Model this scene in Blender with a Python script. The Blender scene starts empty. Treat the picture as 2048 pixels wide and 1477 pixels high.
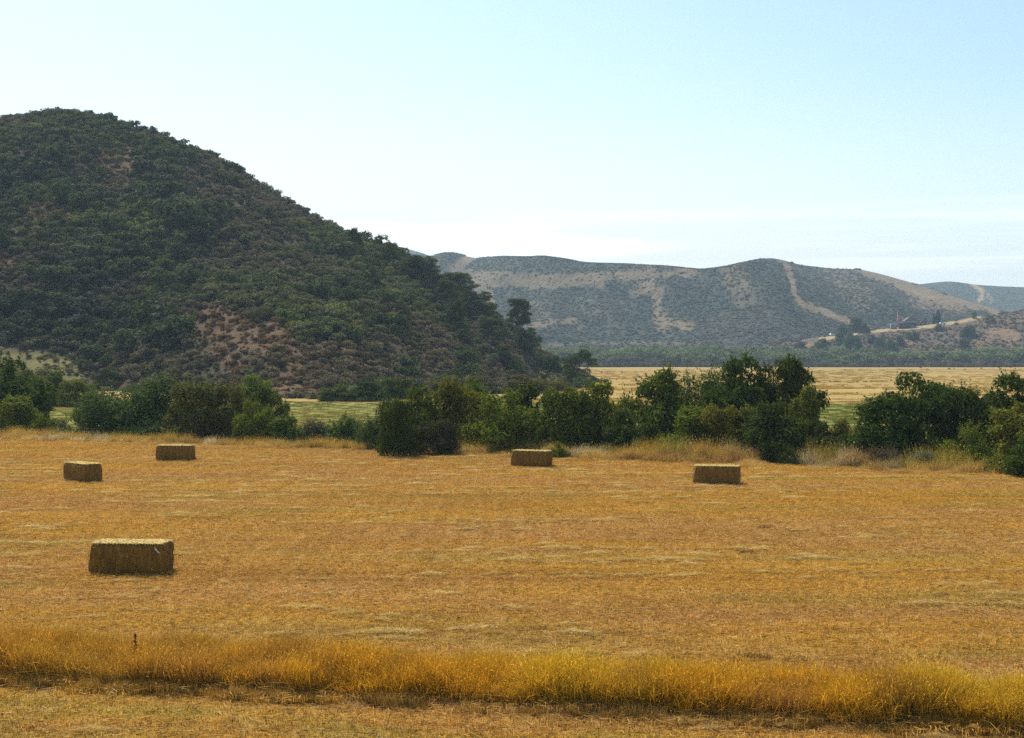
import bpy, math, random
import numpy as np
from mathutils import Vector, Matrix

SEED = 7
rng = np.random.default_rng(SEED)
random.seed(SEED)
scene = bpy.context.scene
COL = scene.collection

# ------------------------------------------------------------------ camera
F = 2813.0                       # focal length in photo pixels (2048 wide)
CAMZ = 6.1
PITCH = math.atan(23.5 / F)
cam_d = bpy.data.cameras.new('camera')
cam_d.sensor_width = 36.0
cam_d.lens = 36.0 * F / 2048.0
cam_d.clip_start = 0.1
cam_d.clip_end = 20000
cam = bpy.data.objects.new('camera', cam_d)
COL.objects.link(cam)
cam.location = (0, 0, CAMZ)
cam.rotation_euler = (math.pi / 2 - PITCH, 0, 0)
scene.camera = cam
CP, SP = math.cos(PITCH), math.sin(PITCH)


def ray(px, py):
    u = (np.asarray(px, float) - 1024) / F
    v = (738.5 - np.asarray(py, float)) / F
    y = CP + v * SP
    z = v * CP - SP
    return u / y, z / y          # x per metre forward, z per metre forward


def at(px, py, Y):
    a, b = ray(px, py)
    return a * Y, Y, CAMZ + b * Y


def height_for(py, Y):
    return CAMZ + ray(1024, py)[1] * Y


def depth_of(py):
    return -CAMZ / ray(1024, py)[1]


def project(x, y, z):
    d = y
    zz = z - CAMZ
    fwd = d * CP - zz * SP
    up = d * SP + zz * CP
    return 1024 + F * x / fwd, 738.5 - F * up / fwd


# ------------------------------------------------------------------ noise
def _hash(ix, iy, seed):
    h = (ix.astype(np.int64) * 374761393 + iy.astype(np.int64) * 668265263 + seed * 974634777) & 0x7FFFFFFF
    h = ((h ^ (h >> 13)) * 1274126177) & 0x7FFFFFFF
    h = (h ^ (h >> 16)) & 0xFFFFFF
    return h / float(0xFFFFFF)


def vnoise(x, y, seed=0):
    x = np.asarray(x, float); y = np.asarray(y, float)
    ix = np.floor(x); iy = np.floor(y)
    fx = x - ix; fy = y - iy
    fx = fx * fx * (3 - 2 * fx); fy = fy * fy * (3 - 2 * fy)
    a = _hash(ix, iy, seed); b = _hash(ix + 1, iy, seed)
    c = _hash(ix, iy + 1, seed); d = _hash(ix + 1, iy + 1, seed)
    return (a * (1 - fx) + b * fx) * (1 - fy) + (c * (1 - fx) + d * fx) * fy


def fbm(x, y, seed=0, octv=4):
    s = 0; a = 0.5; t = 0
    for k in range(octv):
        s = s + a * vnoise(x * 2 ** k + 17.3 * k, y * 2 ** k - 9.1 * k, seed + k)
        t += a; a *= 0.5
    return s / t


# ------------------------------------------------------------------ mesh helpers
def mesh_from(name, V, faces4=None, faces3=None, smooth=False, mat=None):
    me = bpy.data.meshes.new(name)
    V = np.asarray(V, np.float32).reshape(-1, 3)
    me.vertices.add(len(V))
    me.vertices.foreach_set('co', V.ravel())
    n4 = 0 if faces4 is None else len(faces4)
    n3 = 0 if faces3 is None else len(faces3)
    loops = []
    if n4: loops.append(np.asarray(faces4, np.int32).ravel())
    if n3: loops.append(np.asarray(faces3, np.int32).ravel())
    L = np.concatenate(loops)
    me.loops.add(len(L))
    me.loops.foreach_set('vertex_index', L)
    me.polygons.add(n4 + n3)
    st = np.concatenate([np.arange(n4) * 4, n4 * 4 + np.arange(n3) * 3]).astype(np.int32)
    me.polygons.foreach_set('loop_start', st)
    if smooth:
        me.polygons.foreach_set('use_smooth', np.ones(n4 + n3, bool))
    me.update(calc_edges=True)
    me.validate()
    if mat is not None:
        me.materials.append(mat)
    return me


class MB:
    """collects shapes into one mesh"""
    def __init__(self):
        self.V = []; self.Q = []; self.T = []; self.n = 0

    def add(self, V, Q=None, T=None):
        V = np.asarray(V, float).reshape(-1, 3)
        if Q is not None and len(Q): self.Q.append(np.asarray(Q, np.int64).reshape(-1, 4) + self.n)
        if T is not None and len(T): self.T.append(np.asarray(T, np.int64).reshape(-1, 3) + self.n)
        self.V.append(V); self.n += len(V)

    def box(self, c, s, rz=0.0, taper=1.0):
        c = np.array(c, float); sx, sy, sz = np.array(s, float) / 2
        P = []
        for z, k in ((-sz, 1.0), (sz, taper)):
            for x, y in ((-sx, -sy), (sx, -sy), (sx, sy), (-sx, sy)):
                P.append((x * k, y * k, z))
        P = np.array(P)
        ca, sa = math.cos(rz), math.sin(rz)
        P = np.stack([P[:, 0] * ca - P[:, 1] * sa, P[:, 0] * sa + P[:, 1] * ca, P[:, 2]], 1) + c
        self.add(P, [(0, 3, 2, 1), (4, 5, 6, 7), (0, 1, 5, 4), (1, 2, 6, 5), (2, 3, 7, 6), (3, 0, 4, 7)])

    def tube(self, pts, radii, sides=6):
        pts = np.asarray(pts, float); n = len(pts)
        V = []
        for i in range(n):
            d = pts[min(i + 1, n - 1)] - pts[max(i - 1, 0)]
            d = d / (np.linalg.norm(d) + 1e-9)
            a = np.cross(d, (0.3, 1, 0.2)); a /= np.linalg.norm(a) + 1e-9
            b = np.cross(d, a)
            for k in range(sides):
                t = 2 * math.pi * k / sides
                V.append(pts[i] + radii[i] * (math.cos(t) * a + math.sin(t) * b))
        Q = []
        for i in range(n - 1):
            for k in range(sides):
                k2 = (k + 1) % sides
                Q.append((i * sides + k, i * sides + k2, (i + 1) * sides + k2, (i + 1) * sides + k))
        V.append(pts[-1]); T = [((n - 1) * sides + k, (n - 1) * sides + (k + 1) % sides, n * sides) for k in range(sides)]
        self.add(V, Q, T)

    def mesh(self, name, mat=None, smooth=False):
        V = np.concatenate(self.V)
        Q = np.concatenate(self.Q) if self.Q else None
        T = np.concatenate(self.T) if self.T else None
        return mesh_from(name, V, Q, T, smooth, mat)


def obj(name, me, parent=None, loc=None):
    o = bpy.data.objects.new(name, me)
    COL.objects.link(o)
    if parent is not None: o.parent = parent
    if loc is not None: o.location = loc
    return o


def empty(name, loc, rz=0.0):
    o = bpy.data.objects.new(name, None)
    o.empty_display_size = 0.3
    COL.objects.link(o)
    o.location = loc
    o.rotation_euler = (0, 0, rz)
    return o


def tag(o, label=None, cat=None, group=None, kind=None):
    if label: o['label'] = label
    if cat: o['category'] = cat
    if group: o['group'] = group
    if kind: o['kind'] = kind
    return o


def unit(A):
    return A / (np.linalg.norm(A, axis=-1, keepdims=True) + 1e-9)


# ------------------------------------------------------------------ materials
def new_mat(name):
    m = bpy.data.materials.new(name)
    m.use_nodes = True
    nt = m.node_tree
    nt.nodes.clear()
    out = nt.nodes.new('ShaderNodeOutputMaterial')
    return m, nt, out


def N(nt, typ, **kw):
    n = nt.nodes.new(typ)
    for k, v in kw.items():
        setattr(n, k, v)
    return n


def mathn(nt, op, a, b=None, clamp=False):
    n = N(nt, 'ShaderNodeMath', operation=op, use_clamp=clamp)
    for i, v in enumerate((a, b)):
        if v is None: continue
        if isinstance(v, (int, float)): n.inputs[i].default_value = v
        else: nt.links.new(v, n.inputs[i])
    return n.outputs[0]


def mixc(nt, fac, a, b, mode='MIX'):
    n = N(nt, 'ShaderNodeMix', data_type='RGBA', blend_type=mode)
    for idx, v in ((0, fac), (6, a), (7, b)):
        if isinstance(v, (int, float)): n.inputs[idx].default_value = v
        elif isinstance(v, tuple): n.inputs[idx].default_value = (*v, 1.0) if len(v) == 3 else v
        else: nt.links.new(v, n.inputs[idx])
    return n.outputs[2]


def noise(nt, vec, scale, detail=3, rough=0.55, dist=0.0):
    n = N(nt, 'ShaderNodeTexNoise')
    n.inputs['Scale'].default_value = scale
    n.inputs['Detail'].default_value = detail
    n.inputs['Roughness'].default_value = rough
    n.inputs['Distortion'].default_value = dist
    if vec is not None: nt.links.new(vec, n.inputs['Vector'])
    return n.outputs['Fac']


def ramp(nt, fac, lo, hi):
    n = N(nt, 'ShaderNodeMapRange', interpolation_type='SMOOTHSTEP')
    n.inputs['From Min'].default_value = lo
    n.inputs['From Max'].default_value = hi
    nt.links.new(fac, n.inputs['Value'])
    return n.outputs['Result']


def mapping(nt, vec, scale, rot=(0, 0, 0)):
    n = N(nt, 'ShaderNodeMapping')
    n.inputs['Scale'].default_value = scale
    n.inputs['Rotation'].default_value = rot
    nt.links.new(vec, n.inputs['Vector'])
    return n.outputs[0]


def leafy_surface(nt, out, color, transl=0.3, rough=0.6, spec=0.25, tint=(1.15, 1.2, 0.6)):
    p = N(nt, 'ShaderNodeBsdfPrincipled')
    p.inputs['Roughness'].default_value = rough
    p.inputs['Specular IOR Level'].default_value = spec
    nt.links.new(color, p.inputs['Base Color'])
    t = N(nt, 'ShaderNodeBsdfTranslucent')
    tc = mixc(nt, 1.0, color, tint, 'MULTIPLY')
    nt.links.new(tc, t.inputs['Color'])
    m = N(nt, 'ShaderNodeMixShader')
    m.inputs[0].default_value = transl
    nt.links.new(p.outputs[0], m.inputs[1])
    nt.links.new(t.outputs[0], m.inputs[2])
    nt.links.new(m.outputs[0], out.inputs['Surface'])


def island_var(nt, lo, hi):
    g = N(nt, 'ShaderNodeNewGeometry')
    n = N(nt, 'ShaderNodeMapRange')
    n.inputs['To Min'].default_value = lo
    n.inputs['To Max'].default_value = hi
    nt.links.new(g.outputs['Random Per Island'], n.inputs['Value'])
    return n.outputs[0]


def scale_col(nt, col, fac):
    n = N(nt, 'ShaderNodeVectorMath', operation='SCALE')
    nt.links.new(col, n.inputs[0])
    if isinstance(fac, (int, float)): n.inputs['Scale'].default_value = fac
    else: nt.links.new(fac, n.inputs['Scale'])
    return n.outputs[0]


def mat_leaf(name, source, transl=0.3, lo=0.6, hi=1.4, spec=0.25, rough=0.6, tint=(1.15, 1.2, 0.6)):
    """source: 'object' uses the object's colour, 'instance' the tint stored with each scattered copy"""
    m, nt, out = new_mat(name)
    if source == 'object':
        c = N(nt, 'ShaderNodeObjectInfo').outputs['Color']
    else:
        c = N(nt, 'ShaderNodeAttribute', attribute_type='INSTANCER', attribute_name='tint').outputs['Color']
    c = scale_col(nt, c, island_var(nt, lo, hi))
    leafy_surface(nt, out, c, transl, rough, spec, tint)
    return m


def mat_plain(name, color, rough=0.7, spec=0.3, var=0.25, scale=6.0, metal=0.0, coord='Object'):
    m, nt, out = new_mat(name)
    tc = N(nt, 'ShaderNodeTexCoord').outputs[coord]
    f = noise(nt, tc, scale, 5, 0.6)
    c = mixc(nt, ramp(nt, f, 0.25, 0.75), tuple(k * (1 - var) for k in color), tuple(min(1, k * (1 + var)) for k in color))
    p = N(nt, 'ShaderNodeBsdfPrincipled')
    p.inputs['Roughness'].default_value = rough
    p.inputs['Metallic'].default_value = metal
    p.inputs['Specular IOR Level'].default_value = spec
    nt.links.new(c, p.inputs['Base Color'])
    nt.links.new(p.outputs[0], out.inputs['Surface'])
    return m


# colour of the mown field, a function of world position; shared by the soil and the stubble on it
def field_colour(nt):
    pos = N(nt, 'ShaderNodeNewGeometry').outputs['Position']
    big = noise(nt, mapping(nt, pos, (0.035, 0.14, 0.0), (0, 0, 0.1)), 1.0, 4, 0.6)
    c = mixc(nt, ramp(nt, big, 0.40, 0.60), FIELD_A, FIELD_B)
    ol = noise(nt, mapping(nt, pos, (0.06, 0.22, 0.0), (0, 0, 0.06)), 1.0, 3, 0.55)
    c = mixc(nt, mathn(nt, 'MULTIPLY', ramp(nt, ol, 0.52, 0.66), 0.7), c, FIELD_C)
    rows = noise(nt, mapping(nt, pos, (0.03, 1.3, 0.0), (0, 0, 0.07)), 1.0, 2, 0.5)
    c = mixc(nt, mathn(nt, 'MULTIPLY', ramp(nt, rows, 0.50, 0.66), 0.6), c, FIELD_D)
    sp_ = N(nt, 'ShaderNodeSeparateXYZ'); nt.links.new(pos, sp_.inputs[0])
    nearv = mathn(nt, 'ADD', sp_.outputs[1], mathn(nt, 'MULTIPLY', sp_.outputs[0], 0.2))
    gr = ramp(nt, noise(nt, mapping(nt, pos, (0.3, 0.7, 0.0)), 1.0, 3, 0.6), 0.40, 0.62)
    c = mixc(nt, mathn(nt, 'MULTIPLY', mathn(nt, 'MULTIPLY', mathn(nt, 'SUBTRACT', 1.0, ramp(nt, nearv, 23.4, 24.6)), gr), 0.6), c, (0.36, 0.28, 0.058))
    st = noise(nt, mapping(nt, pos, (1.0, 5.0, 0.0), (0, 0, 0.05)), 1.0, 5, 0.7, 0.3)
    msk = noise(nt, mapping(nt, pos, (0.06, 0.3, 0.0), (0, 0, 0.05)), 1.7, 2, 0.5)
    s = mathn(nt, 'MULTIPLY', ramp(nt, st, 0.54, 0.68), ramp(nt, msk, 0.44, 0.60))
    c = mixc(nt, mathn(nt, 'MULTIPLY', s, 0.85), c, FIELD_E)
    return c


FIELD_A = (0.530, 0.312, 0.058)
FIELD_B = (0.500, 0.290, 0.092)
FIELD_C = (0.430, 0.298, 0.076)
FIELD_D = (0.420, 0.218, 0.058)
FIELD_E = (0.68, 0.50, 0.22)

# ------------------------------------------------------------------ world, sun
SUN_EL = math.radians(50)
SUN_AZ = math.radians(-27)             # left of straight ahead
world = bpy.data.worlds.new('World')
scene.world = world
world.use_nodes = True
wt = world.node_tree
wt.nodes.clear()
wo = N(wt, 'ShaderNodeOutputWorld')
bg = N(wt, 'ShaderNodeBackground')
sky = N(wt, 'ShaderNodeTexSky', sky_type='NISHITA')
sky.sun_disc = False
sky.sun_elevation = SUN_EL
sky.sun_rotation = SUN_AZ
sky.altitude = 50
sky.air_density = 1.0
sky.dust_density = 1.4
sky.ozone_density = 1.0
SKY_STR = 0.108
tcw = N(wt, 'ShaderNodeTexCoord').outputs['Generated']
sepw = N(wt, 'ShaderNodeSeparateXYZ')
wt.links.new(tcw, sepw.inputs[0])
cl = noise(wt, mapping(wt, tcw, (3.0, 3.0, 70.0), (0, 0.012, 0)), 1.0, 5, 0.55, 0.4)
band = mathn(wt, 'MULTIPLY', ramp(wt, sepw.outputs[2], 0.045, 0.075), mathn(wt, 'SUBTRACT', 1.0, ramp(wt, sepw.outputs[2], 0.085, 0.112)))
cmask = mathn(wt, 'MULTIPLY', mathn(wt, 'MULTIPLY', ramp(wt, cl, 0.42, 0.72), band), 0.75)
skyc = mixc(wt, 1.0, sky.outputs[0], (0.93, 1.04, 1.01), 'MULTIPLY')
veil = mathn(wt, 'MULTIPLY', mathn(wt, 'SUBTRACT', 1.0, ramp(wt, sepw.outputs[2], 0.0, 0.27)), ramp(wt, mathn(wt, 'SUBTRACT', mathn(wt, 'MULTIPLY', sepw.outputs[1], 0.5), sepw.outputs[0]), 0.0, 0.75))
veil = mathn(wt, 'ADD', veil, mathn(wt, 'MULTIPLY', mathn(wt, 'SUBTRACT', 1.0, ramp(wt, sepw.outputs[2], 0.02, 0.2)), 0.65), clamp=True)
skyc = mixc(wt, mathn(wt, 'MULTIPLY', veil, 0.9), skyc, (7.2, 7.5, 7.7))
skyc = mixc(wt, cmask, skyc, (10.5, 10.7, 11.0))
wt.links.new(skyc, bg.inputs['Color'])
bg.inputs['Strength'].default_value = SKY_STR
wt.links.new(bg.outputs[0], wo.inputs['Surface'])

sun_d = bpy.data.lights.new('sun', 'SUN')
sun_d.energy = 3.5
sun_d.angle = math.radians(0.5)
sun_d.color = (1.0, 0.95, 0.86)
sun = bpy.data.objects.new('sun', sun_d)
COL.objects.link(sun)
sd = Vector((math.sin(SUN_AZ) * math.cos(SUN_EL), math.cos(SUN_AZ) * math.cos(SUN_EL), math.sin(SUN_EL)))
sun.rotation_euler = (-sd).to_track_quat('-Z', 'Y').to_euler()
sun.location = (-60, 60, 160)

scene.view_settings.view_transform = 'Standard'
scene.view_settings.look = 'None'
scene.view_settings.exposure = 0.65
scene.view_settings.gamma = 1.0
scene.render.engine = 'CYCLES'
cy = scene.cycles
cy.use_denoising = False
cy.denoiser = 'OPENIMAGEDENOISE'
cy.denoising_input_passes = 'RGB_ALBEDO_NORMAL'
cy.max_bounces = 4
cy.diffuse_bounces = 2
cy.glossy_bounces = 2
cy.transmission_bounces = 2
cy.transparent_max_bounces = 8
cy.volume_bounces = 0
cy.use_adaptive_sampling = True
cy.adaptive_threshold = 0.015
cy.caustics_reflective = False
cy.caustics_refractive = False


# ------------------------------------------------------------------ ground
def creek_d(x, y):
    return y + 0.5 * x - 88.0


STRIP_SLOPE = -0.20


def strip_d(x, y):
    """distance behind the front foot of the tall grass strip"""
    return y - (25.15 + STRIP_SLOPE * x)


def sstep(a, b, t):
    t = np.clip((t - a) / (b - a), 0, 1)
    return t * t * (3 - 2 * t)


def ground_z(x, y):
    x = np.asarray(x, float); y = np.asarray(y, float)
    near = 1 - sstep(90, 160, y)
    z = near * (0.14 * (fbm(x / 9.0, y / 6.0, 3, 2) - 0.5) + 0.012 * (fbm(x / 1.1, y / 0.8, 9, 2) - 0.5))
    d = creek_d(x, y)
    z = z - 1.1 * sstep(-1, 5, d) * (1 - sstep(14, 24, d)) * (1 - sstep(100, 200, np.abs(x)))
    s = strip_d(x, y)
    z = z - 0.16 * (1 - sstep(-0.9, 0.15, s))
    z = z + 0.3 * sstep(190, 260, y) * (fbm(x / 40.0, y / 60.0, 21, 3) - 0.5)
    z = z + 5.0 * sstep(880, 1200, y)
    return z


def axis(dense0, dense1, step, far0, far1, growth=1.12):
    a = list(np.arange(dense0, dense1 + 1e-6, step))
    s = step; v = a[-1]
    while v < far1:
        s *= growth; v += s; a.append(v)
    s = step; v = a[0]; b = []
    while v > far0:
        s *= growth; v -= s; b.append(v)
    return np.array(b[::-1] + a)


gx = axis(-36, 34, 0.45, -3400, 3400)
gy = axis(19, 96, 0.33, -60, 3400, 1.07)
GX, GY = np.meshgrid(gx, gy)
GZ = ground_z(GX, GY)
nx, ny = len(gx), len(gy)
idx = np.arange(nx * ny).reshape(ny, nx)
GQ = np.stack([idx[:-1, :-1], idx[:-1, 1:], idx[1:, 1:], idx[1:, :-1]], -1).reshape(-1, 4)

mg, nt, out = new_mat('ground_soil')
pos = N(nt, 'ShaderNodeNewGeometry').outputs['Position']
sep = N(nt, 'ShaderNodeSeparateXYZ'); nt.links.new(pos, sep.inputs[0])
X, Yy = sep.outputs[0], sep.outputs[1]
fc = field_colour(nt)
fine = noise(nt, mapping(nt, pos, (7.0, 14.0, 1.0)), 1.0, 4, 0.7)
fc = mixc(nt, mathn(nt, 'MULTIPLY', ramp(nt, fine, 0.25, 0.7), 0.75), fc, (0.20, 0.11, 0.035))
cd = mathn(nt, 'SUBTRACT', mathn(nt, 'ADD', Yy, mathn(nt, 'MULTIPLY', X, 0.5)), 88.0)
wob = mathn(nt, 'MULTIPLY', mathn(nt, 'SUBTRACT', noise(nt, pos, 0.12, 4, 0.6), 0.5), 12.0)
cdw = mathn(nt, 'ADD', cd, wob)
verge = mixc(nt, noise(nt, pos, 0.8, 4, 0.6), (0.20, 0.12, 0.055), (0.36, 0.24, 0.11))
c = mixc(nt, ramp(nt, cdw, -5, -1), fc, verge)
gn = noise(nt, mapping(nt, pos, (0.05, 0.16, 0)), 1.0, 4, 0.6)
green = mixc(nt, ramp(nt, gn, 0.35, 0.65), (0.150, 0.165, 0.022), (0.205, 0.190, 0.032))
gn2 = noise(nt, mapping(nt, pos, (0.4, 0.5, 0)), 1.0, 4, 0.7)
green = mixc(nt, mathn(nt, 'MULTIPLY', ramp(nt, gn2, 0.5, 0.7), 0.6), green, (0.30, 0.24, 0.075))
c = mixc(nt, ramp(nt, cdw, 12, 26), c, green)
fw = mathn(nt, 'ADD', Yy, mathn(nt, 'MULTIPLY', mathn(nt, 'SUBTRACT', noise(nt, pos, 0.03, 4, 0.6), 0.5), 22.0))
fn = noise(nt, mapping(nt, pos, (0.006, 0.03, 0)), 1.0, 5, 0.65)
far = mixc(nt, ramp(nt, fn, 0.3, 0.7), (0.30, 0.190, 0.045), (0.41, 0.275, 0.078))
fn2 = noise(nt, mapping(nt, pos, (0.03, 0.12, 0)), 1.0, 4, 0.65)
far = mixc(nt, mathn(nt, 'MULTIPLY', ramp(nt, fn2, 0.55, 0.75), 0.55), far, (0.28, 0.185, 0.06))
fn3 = noise(nt, mapping(nt, pos, (0.25, 0.35, 0)), 1.0, 5, 0.75)
far = mixc(nt, mathn(nt, 'MULTIPLY', ramp(nt, fn3, 0.45, 0.7), 0.5), far, (0.24, 0.155, 0.05))
fn4 = noise(nt, mapping(nt, pos, (0.012, 0.16, 0), (0, 0, 0.03)), 1.0, 3, 0.6)
far = mixc(nt, mathn(nt, 'MULTIPLY', ramp(nt, fn4, 0.55, 0.7), 0.5), far, (0.46, 0.34, 0.13))
c = mixc(nt, ramp(nt, fw, 178, 190), c, far)
c = mixc(nt, ramp(nt, Yy, 870, 1000), c, (0.16, 0.12, 0.07))
p = N(nt, 'ShaderNodeBsdfPrincipled')
p.inputs['Roughness'].default_value = 0.95
p.inputs['Specular IOR Level'].default_value = 0.1
nt.links.new(c, p.inputs['Base Color'])
bmp = N(nt, 'ShaderNodeBump'); bmp.inputs['Strength'].default_value = 0.6; bmp.inputs['Distance'].default_value = 0.05
nt.links.new(noise(nt, mapping(nt, pos, (5.0, 9.0, 1.0)), 1.0, 5, 0.7), bmp.inputs['Height'])
nt.links.new(bmp.outputs[0], p.inputs['Normal'])
nt.links.new(p.outputs[0], out.inputs['Surface'])
g = obj('ground', mesh_from('ground', np.stack([GX, GY, GZ], -1), GQ, smooth=True, mat=mg))
tag(g, 'mown golden hay field and the flat tan fields running to the hills', 'ground', kind='structure')


# ------------------------------------------------------------------ hills as fan shaped height fields
def poly_mask(px, py, lines):
    """lines: list of (points, width, strength): soft distance mask round polylines in bearing / elevation"""
    m = np.zeros_like(px)
    for pts, w, s in lines:
        pts = np.array(pts, float)
        if len(pts) == 1: pts = np.vstack([pts, pts + 0.01])
        best = np.full_like(px, 1e9)
        for a, b in zip(pts[:-1], pts[1:]):
            ab = b - a; L = (ab ** 2).sum() + 1e-9
            t = np.clip(((px - a[0]) * ab[0] + (py - a[1]) * ab[1]) / L, 0, 1)
            d = np.hypot(px - a[0] - t * ab[0], py - a[1] - t * ab[1])
            best = np.minimum(best, d)
        n = fbm(px / (w * 1.1 + 3), py / (w * 1.1 + 3), 5, 3) - 0.5
        d = best + n * min(w, 14) * 1.2
        m = np.maximum(m, s * (1 - sstep(0.45 * w, 1.15 * w, d)))
    return m


class Hill:
    def __init__(self, name, ridge, base_d, ridge_d, rows, step, shape, amp, amp_scale, seed, base_z=-1.5, back=60):
        ridge = np.array(ridge, float)
        px = np.arange(ridge[0, 0], ridge[-1, 0] + 1, step)
        rp = np.interp(px, ridge[:, 0], ridge[:, 1])
        k = np.ones(5) / 5
        rp = np.convolve(np.pad(rp, 2, 'edge'), k, 'valid')
        bd = np.interp(px, *np.array(base_d, float).T)
        rd = np.interp(px, *np.array(ridge_d, float).T)
        t = np.linspace(0, 1, rows)
        Y = bd[None] + (rd - bd)[None] * t[:, None]
        a, _ = ray(px, 700)
        X = a[None] * Y
        zr = np.array([height_for(r, d) for r, d in zip(rp, rd)])
        s = t[:, None] ** shape * 1.0
        s = s * (1 + 0.10 * np.sin(np.pi * t[:, None]))
        Z = base_z + (zr - base_z)[None] * s
        win = np.sin(np.pi * np.clip(t, 0, 1))[:, None] ** 0.8
        nz = fbm(X / amp_scale + 3.1 + 0.0012 * (Y - Y.mean()) * (amp_scale > 150), Y / (amp_scale * (2.6 if amp_scale > 150 else 1.7)), seed, 5) - 0.5
        rel = np.clip((zr - base_z) / max(1e-3, (zr - base_z).max()), 0.12, 1)[None]
        Z = Z + win * amp * nz * rel * 2
        # never let the slope rise above the sight line to the crest
        lim = (zr - CAMZ)[None] / rd[None] * Y + CAMZ - 0.6 * (1 - t[:, None])
        Z = np.minimum(Z, lim)
        # back side
        tb = np.linspace(0.12, 1, 10)
        Yb = rd[None] + back * 2.2 * tb[:, None]
        Xb = a[None] * Yb
        Zb = zr[None] - (zr[None] + 3) * (tb[:, None] ** 1.3)
        self.X = np.vstack([X, Xb]); self.Y = np.vstack([Y, Yb]); self.Z = np.vstack([Z, Zb])
        self.rows = rows; self.px = px; self.name = name
        self.ppx, self.ppy = project(self.X, self.Y, self.Z)

    def build(self, colour, mat):
        R, C = self.X.shape
        idx = np.arange(R * C).reshape(R, C)
        Q = np.stack([idx[:-1, :-1], idx[:-1, 1:], idx[1:, 1:], idx[1:, :-1]], -1).reshape(-1, 4)
        me = mesh_from(self.name, np.stack([self.X, self.Y, self.Z], -1), Q, smooth=True, mat=mat)
        at_ = me.color_attributes.new('cover', 'FLOAT_COLOR', 'POINT')
        c = np.ones((R * C, 4), np.float32); c[:, :3] = colour.reshape(-1, 3)
        at_.data.foreach_set('color', c.ravel())
        self.o = obj(self.name, me)
        return self.o

    def sample(self, n, rng, tpow=1.0, rows_extra=2):
        u = rng.random(n) * (len(self.px) - 1.001)
        v = rng.random(n) ** tpow * (self.rows - 1 + rows_extra)
        return self.bilin(u, v)

    def bilin(self, u, v):
        i = np.floor(v).astype(int); j = np.floor(u).astype(int)
        fv = v - i; fu = u - j
        r = []
        for A in (self.X, self.Y, self.Z):
            r.append((A[i, j] * (1 - fu) + A[i, j + 1] * fu) * (1 - fv) + (A[i + 1, j] * (1 - fu) + A[i + 1, j + 1] * fu) * fv)
        return np.stack(r, -1)

    def point(self, px, py):
        j = int(np.clip(round((px - self.px[0]) / (self.px[1] - self.px[0])), 0, len(self.px) - 1))
        col = self.ppy[:self.rows, j]
        i = int(np.argmin(np.abs(col - py)))
        return self.X[i, j], self.Y[i, j], self.Z[i, j]


def mat_hill(name, s1, s2, dark=0.6, light=1.35):
    m, nt, out = new_mat(name)
    c = N(nt, 'ShaderNodeVertexColor', layer_name='cover').outputs[0]
    pos = N(nt, 'ShaderNodeNewGeometry').outputs['Position']
    f = noise(nt, pos, s1, 5, 0.65)
    mr = N(nt, 'ShaderNodeMapRange'); mr.inputs['From Min'].default_value = 0.3; mr.inputs['From Max'].default_value = 0.7
    mr.inputs['To Min'].default_value = dark; mr.inputs['To Max'].default_value = light
    nt.links.new(f, mr.inputs['Value'])
    c = scale_col(nt, c, mr.outputs[0])
    p = N(nt, 'ShaderNodeBsdfPrincipled')
    p.inputs['Roughness'].default_value = 0.95
    p.inputs['Specular IOR Level'].default_value = 0.1
    nt.links.new(c, p.inputs['Base Color'])
    b = N(nt, 'ShaderNodeBump'); b.inputs['Strength'].default_value = 0.8; b.inputs['Distance'].default_value = 0.4 / s2
    nt.links.new(noise(nt, pos, s2, 4, 0.6), b.inputs['Height'])
    nt.links.new(b.outputs[0], p.inputs['Normal'])
    nt.links.new(p.outputs[0], out.inputs['Surface'])
    return m


def lerp(a, b, t):
    return np.asarray(a) * (1 - t[..., None]) + np.asarray(b) * t[..., None]


near_ridge = [(-700, 420), (-500, 330), (-300, 280), (-100, 248), (0, 240), (60, 233), (120, 226), (185, 232), (240, 247),
              (335, 273), (440, 323), (500, 357), (560, 396), (620, 431), (680, 461), (725, 482), (770, 500), (800, 513), (840, 535),
              (880, 562), (930, 590), (965, 618), (1000, 643), (1040, 672), (1075, 700), (1110, 722), (1150, 740), (1185, 757), (1215, 775)]
near = Hill('near_hill', near_ridge,
            [(-700, 230), (0, 250), (200, 255), (560, 206), (700, 204), (900, 245), (1070, 330), (1215, 335)],
            [(-700, 430), (0, 440), (500, 430), (900, 420), (1100, 400), (1215, 350)], 150, 4, 1.06, 12.0, 60.0, 31, base_z=-0.8, back=50)
near_bare = [
    ([(205, 325), (222, 335)], 22, .7), ([(255, 298), (262, 345)], 13, .85), ([(240, 300), (230, 370)], 26, .35),
    ([(70, 430), (130, 424)], 24, .6), ([(0, 525), (15, 520)], 24, .6), ([(40, 470), (70, 480)], 40, .3),
    ([(425, 640), (480, 668), (530, 690)], 36, .75), ([(545, 655), (575, 700), (598, 725), (560, 772)], 24, .8),
    ([(410, 665), (440, 690), (480, 745)], 26, .6), ([(330, 635), (420, 640)], 24, .35),
    ([(540, 772), (600, 788), (650, 800)], 16, 1.0), ([(185, 768), (330, 772)], 8, .9),
    ([(830, 640), (860, 650)], 40, .3), ([(620, 740), (700, 730)], 60, .35), ([(1060, 748), (1110, 742)], 10, .9),
    ([(470, 400), (480, 440)], 30, .25), ([(580, 790), (660, 797)], 9, 1.0), ([(800, 700), (900, 720)], 50, .3)]
nb = poly_mask(near.ppx, near.ppy, near_bare)
near_grass = poly_mask(near.ppx, near.ppy, [([(-60, 712), (60, 728), (150, 745)], 26, .9), ([(1085, 765), (1150, 752), (1205, 768)], 30, 1.0), ([(60, 745), (120, 758)], 14, .9)])
soilv = fbm(near.X / 25, near.Y / 25, 77, 4)
colr = lerp((0.045, 0.038, 0.022), (0.075, 0.054, 0.034), soilv)
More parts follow.
